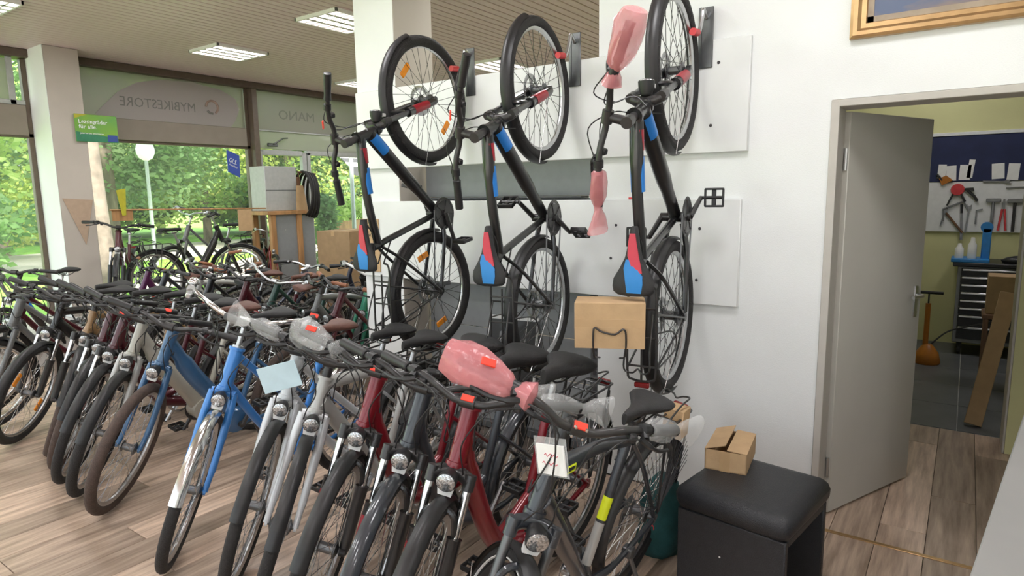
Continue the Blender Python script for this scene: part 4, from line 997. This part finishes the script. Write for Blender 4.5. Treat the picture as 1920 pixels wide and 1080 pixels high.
tool('cable_cutter', 'small orange handled cutter beside the door edge', MB().prism([(-.06, 0), (.03, -.05), (.06, .02), (0, .05)], -.02, -.003, 'x'), 'orange', .205, 1.68, 0, (MB().tube([(-.012, .03, 0), (-.012, .08, .06)], .012, 6), 'black_plastic'))
tool('hacksaw', 'slanted hacksaw frame hanging on the pegboard', MB().tube([(-.012, .14, -.10), (-.012, .15, .02), (-.012, -.02, .10), (-.012, -.05, .03)], .008, 6), 'tool_steel', .06, 1.37, 0, (MB().tube([(-.012, .12, -.02), (-.012, -.03, -.22)], .011, 6), 'wood_dark'))
tool('pipe_wrench', 'black jointed wrench high in the middle of the pegboard', MB().tube([(-.015, .03, .06), (-.015, -.03, 0), (-.015, -.06, -.05)], .013, 6).prism([(-.03, .05), (.05, .06), (.05, .08), (-.02, .085)], -.02, -.004, 'x'), 'black_plastic', -.01, 1.52)
tool('file', 'long thin file left of the black wrench', MB().prism([(-.012, -.17), (.012, -.17), (.010, .1), (-.010, .1)], -.012, -.003, 'x'), 'tool_steel', .045, 1.25, -3, (MB().tube([(-.012, 0, .1), (-.012, 0, .19)], .011, 6), 'black_plastic'))
tool('spanner', 'tall bright spanner below the black wrench', spanner(.26, .022), 'tool_steel', .0, 1.28, 4)
tool('hex_key', 'small bent hex key right of the tall spanner', MB().tube([(-.01, 0, -.08), (-.01, 0, .06), (-.01, -.05, .07)], .006, 6), 'tool_steel', -.07, 1.32)
for k in range(4): tool(['hammer', 'pliers', 'hammer', 'screwdriver'][k], ['steel headed hammer left in the tool row at right', 'red handled pliers in the tool row at right', 'dark hammer right of the red pliers', 'screwdriver at the end of the tool row'][k], [MB().rbox(-.03, -.004, -.06, .06, .13, .165, .004), MB().prism([(-.012, .06), (.012, .06), (.008, .16), (-.008, .16)], -.015, -.003, 'x'), MB().rbox(-.03, -.004, -.06, .06, .12, .16, .004), MB().tube([(-.01, 0, -.12), (-.01, 0, .05)], .005, 6)][k], 'tool_steel', -.20-.085*k, 1.33, 0, (MB().tube([(-.014, 0, -.16), (-.014, 0, .14)], .013, 6) if k != 1 else MB().tube([(-.012, .03, -.15), (-.012, .01, .06)], .010, 6).tube([(-.012, -.03, -.15), (-.012, -.01, .06)], .010, 6), ['tool_steel', 'red_rubber', 'black_plastic', 'black_plastic'][k]))
tool('spanner', 'horizontal dark spanner above the hammers', spanner(.20, .022), 'tool_steel', -.20, 1.66, 92)
tool('spanner', 'second horizontal spanner at the right picture edge', spanner(.18, .018), 'tool_steel', -.38, 1.60, 88)
# tool cart
tc_ = empty('tool_cart', (7.45, -.16, 0)); tag(tc_, 'grey tool cart with pale drawer edges in the workshop', 'tool cart')
obj('cart_body', MB().rbox(.02, .5, -.40, .20, .12, .86, .006), 'cart_grey', tc_); obj('worktop', MB().rbox(-.02, .52, -.44, .24, .86, .90, .008), 'black_plastic', tc_)
for k, (z0, z1) in enumerate([(.775, .845), (.70, .77), (.625, .695), (.55, .62), (.475, .545), (.40, .47), (.29, .395), (.16, .285)]):
    d_ = obj('drawer', MB().rbox(0, .03, -.37, .17, z0, z1, .003), 'black_plastic', tc_); obj('drawer_grip', MB().rbox(-.018, .002, -.36, .16, z1-.022, z1-.004, .004), 'cart_edge', d_)
for sx_ in (.07, .45):
    for sy_ in (-.34, .14): obj('caster', MB().lathe([(.045, -.015), (.05, -.01), (.05, .01), (.045, .015)], (sx_, sy_, .05), 'y', 14).rbox(-.02, .02, -.022, .022, -.02, .05, .003, Matrix.Translation((sx_, sy_, .075))), 'rubber', tc_)
vi = empty('parts_tray', (7.50, .02, .90)); tag(vi, 'blue tray with upright stand on the tool cart', 'tray')
obj('tray', MB().rbox(-.06, .25, -.22, .08, 0, .035, .006), 'tool_blue', vi); obj('upright', MB().rbox(.06, .14, -.22, -.15, .03, .32, .006).lathe([(.05, -.04), (.05, .04)], (.1, -.18, .33), 'x', 14), 'tool_blue', vi)
for k, (yy_, h0, m) in enumerate([(.02, .14, 'white_plastic'), (-.08, .20, 'paper')]): tag(obj('bottle', MB().lathe([(.035, 0), (.036, .01), (.036, h0*.65), (.02, h0*.8), (.015, h0), (.012, h0)], (7.53, .02+yy_, .935), 'z', 12), m), ['short white bottle on the blue tray', 'taller cream bottle on the blue tray'][k], 'bottle')
tag(obj('cleaning_rag', MB().loft([[(7.55+s*math.cos(R(a))*(1+.2*math.sin(a)), -.42+s*1.5*math.sin(R(a)), .901+z) for a in range(0, 360, 30)] for z, s in ((0, .08), (.03, .09), (.055, .06), (.07, .02))]), 'black_plastic', ang=80), 'dark crumpled rag at the right end of the tool cart', 'rag')
# orange pump
pu = empty('floor_pump', (6.95, .215, 0)); tag(pu, 'orange floor pump standing behind the door edge', 'pump')
obj('base', MB().lathe([(.10, 0), (.11, .02), (.09, .10), (.05, .16), (.03, .18)], (0, 0, 0), 'z', 14), 'orange', pu); obj('barrel', MB().tube([(0, .02, .15), (0, .02, .56)], .022, 10), 'orange', pu)
obj('handle', MB().tube([(0, -.09, .66), (0, .11, .66)], .014, 8).tube([(0, .02, .55), (0, .02, .66)], .007, 6), 'black_plastic', pu); obj('hose', MB().tube(curve([(.02, .0, .15), (.05, -.14, .30), (.1, -.30, .36), (.2, -.45, .40)], 5), .007, 6), 'black_plastic', pu)
# leaning cardboard strip & folding trolley
tag(obj('cardboard_strip', MB().rbox(-.02, .02, -.05, .05, 0, .95, .003), 'cardboard_dark', None, axes((5.22, -.13, .01), (.93, .0, -.36), (0, 1, -.0), (.33, -.30, .89))), 'long cardboard strip leaning in the workshop passage', 'cardboard')
ft = empty('hand_truck', (5.75, -.28, 0)); tag(ft, 'thin metal framed stand with carton behind the leaning cardboard', 'stand')
obj('rod', MB().tube(curve([(-.05, .10, .0), (0, .08, .45), (.02, .06, .66), (.04, .0, .70), (.05, -.06, .66), (.05, -.1, 0)], 5), .009, 8), 'chrome', ft)
tag(obj('carton', MB().rbox(-.12, .12, -.16, .16, 0, .30, .004), 'cardboard_dark', None, Matrix.Translation((6.35, -.33, .62))), 'brown carton on the stool behind the metal stand', 'box')
st_ = empty('stool', (6.35, -.33, 0)); tag(st_, 'dark stool carrying the brown carton in the workshop', 'stool'); obj('stool_top', MB().rbox(-.16, .16, -.18, .18, .58, .619, .006), 'wood_dark', st_)
for sx_ in (-.13, .13):
    for sy_ in (-.15, .15): obj('leg', MB().rbox(sx_-.015, sx_+.015, sy_-.015, sy_+.015, 0, .58, .003), 'wood_dark', st_)

# ---- things by the window
gn = empty('promo_sign', (3.155, 8.085, 2.26)); tag(gn, 'green promotional sign with white lettering on the beige pillar', 'sign')
obj('panel', MB().rbox(0, .435, -.012, .0, 0, .30, .003), 'sign_green', gn)
obj('lower_band', MB().prism([(.002, .002), (.433, .002), (.433, .05), (.002, .11)], -.0135, -.012), 'sign_teal', gn); obj('corner_band', MB().prism([(.002, .298), (.002, .25), (.13, .298)], -.0135, -.012), 'sign_yellow', gn)
obj('blue_box', MB().rbox(.32, .425, -.015, -.012, .01, .085, .0005), 'sign_blue', gn)
Tn = lambda x, z: axes((x, -.0145, z), (1, 0, 0), (0, 0, 1), (0, -1, 0))
text('lettering', 'Leasingräder', .062, 'letter_white', Tn(.035, .20), gn, sx=.93); text('lettering', 'für alle.', .062, 'letter_white', Tn(.035, .145), gn); text('lettering', 'jetzt bei uns informieren', .024, 'letter_white', Tn(.045, .085), gn)
gl = empty('parcel_sign', (5.21, 8.56, 1.94)); tag(gl, 'blue slanted parcel service sticker with white letters on the window', 'sign')
obj('panel', MB().prism([(0, .04), (.18, -.04), (.19, .27), (.0, .345)], -.006, 0), 'gls_blue', gl); text('lettering', 'GLS.', .088, 'letter_white', axes((.014, -.009, .185), (.93, 0, -.367), (.367, 0, .93), (0, -1, 0)), gl, sx=.8)
text('lettering', 'PaketShop', .032, 'letter_white', axes((.02, -.009, .135), (.93, 0, -.367), (.367, 0, .93), (0, -1, 0)), gl)
tag(obj('hanging_rail', MB().tube([(3.28, 7.75, 1.505), (5.75, 7.75, 1.46)], .009, 8), 'wood'), 'thin brown rail stretched across the window bay', 'rail')
tag(obj('orange_card', MB().rbox(0, .20, -.003, .003, -.28, 0, .001), 'cardboard', None, Matrix.Translation((4.80, 7.74, 1.465))), 'orange cardboard card hanging from the brown rail', 'card')
tag(obj('brown_board', MB().rbox(0, .22, -.006, .006, -.06, .06, .001), 'wood', None, Matrix.Translation((3.30, 7.76, 1.44))), 'short brown board at the left end of the rail', 'board')
tag(obj('yellow_pennant', MB().prism([(0, .28), (.10, .30), (.08, 0), (.04, 0)], -.003, .003, 'y', Matrix.Translation((3.36, 7.74, 1.44))), 'sign_yellow'), 'yellow pennant hanging over the left end of the rail', 'pennant')
mat('paper_tan', (.45, .33, .24), .8, noise=.05)
tag(obj('tan_pennant', MB().prism([(-.14, .52), (.16, .50), (.045, 0)], -.004, 0, 'y', Matrix.Translation((3.10, 8.096, 1.12))), 'paper_tan'), 'tan triangular pennant on the front of the beige pillar', 'pennant')
# wooden display cabinet with grey box on top
cbn = empty('display_cabinet', (5.20, 7.62, 0)); tag(cbn, 'wooden framed glass display cabinet right of the window podium', 'cabinet')
for sx_ in (0, .42):
    for sy_ in (0, .40): obj('post', MB().rbox(sx_, sx_+.08, sy_, sy_+.06, 0, 1.38, .004), 'wood', cbn)
obj('top_board', MB().rbox(-.06, .56, -.03, .5, 1.38, 1.43, .004), 'wood', cbn); obj('base_board', MB().rbox(0, .5, 0, .46, .02, .12, .004), 'wood_dark', cbn)
obj('grey_panel', MB().box(.08, .42, .03, .035, .12, 1.38).box(.5, .72, .04, .045, .0, 1.36), 'shelf_grey', cbn)
gx = empty('grey_cabinet', (5.22, 7.72, 1.431)); tag(gx, 'grey metal wall box standing on the wooden display cabinet', 'cabinet'); obj('cabinet_body', MB().rbox(0, .50, 0, .34, 0, .60, .006), 'frame_grey', gx); obj('door_seam', MB().box(.005, .495, -.003, 0, .275, .283), 'shelf_dark', gx); obj('dark_side', MB().rbox(.50, .56, .0, .34, .0, .46, .004), 'wood_dark', gx)
for k in range(4):
    t_ = tag(obj('spare_tyre', MB().torus((0, 0, 0), .305, .019, 40, 8, 'x'), 'rubber', None, Matrix.Translation((5.82+.045*k, 7.72-.012*k, 1.66-.01*k)) @ Matrix.Rotation(R(-14-3*k), 4, 'Z')), ['spare black tyre hanging closest to the grey box', 'second hanging spare tyre right of the grey box', 'third hanging spare tyre right of the grey box', 'outermost hanging spare tyre right of the grey box'][k], 'tyre', 'spare tyres hanging by the grey box')
tag(obj('tyre_rail', MB().tube([(5.74, 7.72, 1.962), (6.02, 7.68, 1.935)], .012, 8).tube([(5.76, 7.72, 1.96), (5.76, 7.74, 1.70)], .01, 6), 'wood_dark'), 'short dark rail carrying the spare tyres', 'rail')
tag(obj('tan_card', MB().prism([(0, .01), (.20, 0), (.13, .38), (.02, .38)], -.003, .003, 'y', Matrix.Translation((5.60, 7.60, 1.39))), 'cardboard'), 'tan cardboard card hanging before the spare tyres', 'card')
big = carton('large_carton', 'large brown cardboard carton before the glass door', (.62, .55, .72), Matrix.Translation((5.75, 6.72, .45)) @ Matrix.Rotation(R(8), 4, 'Z'), 'cardboard_dark')
tag(obj('carton_pallet', MB().rbox(-.34, .34, -.31, .31, 0, .449, .006), 'wood_dark', None, Matrix.Translation((5.75, 6.72, 0)) @ Matrix.Rotation(R(8), 4, 'Z')), 'dark wooden plinth under the large brown carton', 'plinth')
tag(obj('spare_tyre', MB().torus((0, 0, 0), .33, .024, 48, 8, 'y'), 'rubber', None, Matrix.Translation((1.93, 7.6, 1.72)) @ Matrix.Rotation(R(15), 4, 'Z')), 'black tyre hanging at the left picture edge', 'tyre')

# ------------------------------------------------------------------ outdoors
gz = -.12
struct(obj('ground_lawn', MB().box(-60, 90, 8.75, 120, gz-.2, gz), 'lawn'), 'bright green lawn outside the windows', 'lawn')
struct(obj('ground_path', MB().box(-60, 90, 19, 25, gz, gz+.01).prism([(5, 13), (12, 12), (30, 19.1), (14, 19.1)], gz, gz+.012, 'z'), 'gravel'), 'pale gravel path across the park', 'path')
struct(obj('ground_west', MB().box(-90, X0-.2, -60, 8.75, gz-.2, gz), 'gravel'), 'pale paving west of the shop', 'path')
lp = empty('lamp_post', (8.35, 17.4, gz)); tag(lp, 'park lamp post with white globe beyond the window', 'lamp post'); obj('pole', MB().tube([(0, 0, 0), (0, 0, .5), (0, 0, 2.75)], [.07, .05, .045], 10), 'galv', lp)
obj('globe', MB().lathe([(.06, 2.72), (.16, 2.78), (.21, 2.9), (.22, 3.0), (.19, 3.12), (.11, 3.20), (.02, 3.22)], (0, 0, 0), 'z', 18), 'globe', lp)
def trunk(r, h, lean=(0, 0)):
    return MB().tube([(lean[0]*t*h, lean[1]*t*h, t*h) for t in (0, .05, .2, .5, .8, 1)], [r*1.5, r*1.15, r, r*.85, r*.6, r*.3], 10)
def crown(seed, nleaf, blobs, size):
    g = random.Random(seed); b = MB(); V = []; Fc = []
    for _ in range(nleaf):
        cx, cy, cz, rx, rz = g.choice(blobs); th = g.uniform(0, 2*math.pi); u = g.uniform(-1, 1); q = (g.random()**.4)
        s = math.sqrt(1-u*u); p = Vector((cx+rx*q*s*math.cos(th), cy+rx*q*s*math.sin(th), cz+rz*q*u))
        d = Vector((g.uniform(-1, 1), g.uniform(-1, 1), g.uniform(-.7, .5))).normalized(); w = d.cross(Vector((g.uniform(-1, 1), g.uniform(-1, 1), g.uniform(-1, 1)))).normalized()
        L = size*g.uniform(.6, 1.3); o = len(V); V += [p, p+d*L*.5+w*L*.28, p+d*L, p+d*L*.5-w*L*.28]; Fc.append((o, o+1, o+2, o+3))
    b.v = [tuple(v) for v in V]; b.f = Fc
    me = bpy.data.meshes.new('crown'); me.from_pydata(b.v, [], b.f); me.materials.append(None); me.update(); return me
def blobs(seed, n, R0, z0, z1, rb):
    g = random.Random(seed); return [(g.uniform(-R0, R0), g.uniform(-R0, R0), g.uniform(z0, z1), rb*g.uniform(.7, 1.2), rb*g.uniform(.5, .9)) for _ in range(n)]
CR = [crown(1, 15000, blobs(1, 16, 2.4, 1.6, 7, 1.5), .19), crown(2, 15000, blobs(2, 16, 2.6, 1.2, 6.5, 1.4), .19), crown(3, 13000, blobs(3, 14, 2.2, .8, 5, 1.3), .17)]
BU = crown(4, 3500, blobs(4, 9, 1.4, .5, 1.5, .8), .20)
TRK = trunk(.17, 6)
TRm = TRK.mesh('trunk')
gt = random.Random(21)
spots = []
for k in range(17):
    t = k/16; a = R(80 - 52*t)   # fan of directions seen through the windows
    d = 24 + gt.uniform(-3, 5) + (k % 2)*9; spots.append((d*math.cos(a), max(19.5, d*math.sin(a))))
for k, (x, yy) in enumerate(spots):
    c = k % 3; t = empty('park_tree', (x, yy, gz), (0, 0, gt.uniform(0, 6.28))); s = gt.uniform(.85, 1.2); t.scale = (s, s, s)
    tag(t, '%s leafy park tree beyond the windows' % ['mid green', 'dark green', 'yellow green'][c], 'tree', 'park trees beyond the windows, %s' % ['mid green', 'dark green', 'yellow green'][c])
    inst('trunk', TRm, 'bark', t); inst('crown', CR[c], ['leaf_a', 'leaf_b', 'leaf_c'][c], t)
for k in range(22):
    a = R(82-56*k/21); d = 34+gt.uniform(-2, 3); t = tag(inst('bush', BU, ['leaf_a', 'leaf_c', 'leaf_b'][k % 3], None, Matrix.Translation((d*math.cos(a), d*math.sin(a), gz)) @ Matrix.Rotation(gt.uniform(0, 6), 4, 'Z') @ Matrix.Scale(1.7, 4)), 'round leafy bush at the far side of the park', 'bush', 'bushes at the far side of the park')
# thick near trunk left of the lamp, pale at its foot
nt_ = empty('park_tree', (5.15, 12.6, gz)); tag(nt_, 'thick pale trunked tree directly outside, left of the lamp post', 'tree'); obj('trunk', MB().tube([(0, 0, 0), (0, 0, .4), (-.02, 0, 1.4), (-.06, 0, 3.0), (-.1, 0, 5)], [.30, .21, .17, .15, .13], 14), 'bark_pale', nt_)
inst('crown', CR[1], 'leaf_a', nt_, Matrix.Translation((0, 0, 2.6)))
lb = tag(inst('bush', BU, 'leaf_b', None, Matrix.Translation((4.35, 17.5, gz)) @ Matrix.Scale(1.0, 4)), 'dark bush on the lawn left of the pillar', 'bush')
# neighbour's awning, curtains and fence at the right
aw = empty('awning', (11.2, 12.2, 0)); tag(aw, 'striped grey awning with scalloped valance outside the right window', 'awning')
for k in range(8): obj('stripe', MB().prism([(k*.14, 3.05-k*.10), ((k+1)*.14, 3.05-(k+1)*.10), ((k+1)*.14, 3.03-(k+1)*.10), (k*.14, 3.03-k*.10)], -1.6, 4.0, 'y'), 'awning_dark' if k % 2 == 0 else 'awning_light', aw, Matrix.Rotation(R(-90), 4, 'Z'))
for k in range(14): obj('valance_scallop', MB().prism([(-1.6+k*.4, 2.25), (-1.2+k*.4, 2.25), (-1.22+k*.4, 2.10), (-1.4+k*.4, 2.05), (-1.58+k*.4, 2.10)], -1.13, -1.12, 'y'), 'awning_dark', aw)
for k, x in enumerate((11.4, 12.3, 13.4)): tag(obj('white_curtain', MB().loft([[(x+.25*math.cos(R(a))+.0, 12.0+.08*math.sin(R(a*3)), z) for a in range(0, 360, 20)] for z in (gz, 2.15)]), 'curtain', ang=80), ['left white curtain under the awning', 'middle white curtain under the awning', 'right white curtain under the awning'][k], 'curtain')
fe = empty('picket_fence', (9.0, 11.0, gz)); tag(fe, 'brown wooden planter fence outside the right window', 'fence')
for k in range(14): obj('picket', MB().rbox(k*.38, k*.38+.11, 0, .03, 0, 1.15, .004), 'wood_dark' if k % 3 else 'wood', fe)
obj('planter', MB().rbox(0, 5.3, -.12, .14, 1.0, 1.22, .006), 'wood', fe); obj('cross_rail', MB().rbox(0, 5.3, .03, .06, .35, .45, .004), 'wood', fe)
pl_ = crown(9, 3500, [(x*.44, g2, .1+.15*random.random(), .32, .26) for x in range(0, 13) for g2 in (-.1, .1)], .12)
tag(inst('planter_greenery', pl_, 'leaf_a', None, Matrix.Translation((9.0, 11.0, 1.18))), 'leafy plants growing along the planter fence', 'plants'); bpy.data.objects['planter_greenery']['kind'] = 'stuff'
ip = crown(10, 2500, [(0, 0, z*.2, .22, .25) for z in range(8)], .12); tag(inst('climbing_plant', ip, 'leaf_b', None, Matrix.Translation((8.35, 10.4, .05))), 'tall green climbing plant outside the glass door', 'plant')
tag(obj('galvanised_post', MB().tube([(9.05, 10.4, gz), (9.05, 10.4, 2.4)], .045, 10), 'galv'), 'pale metal post outside the glass door', 'post')
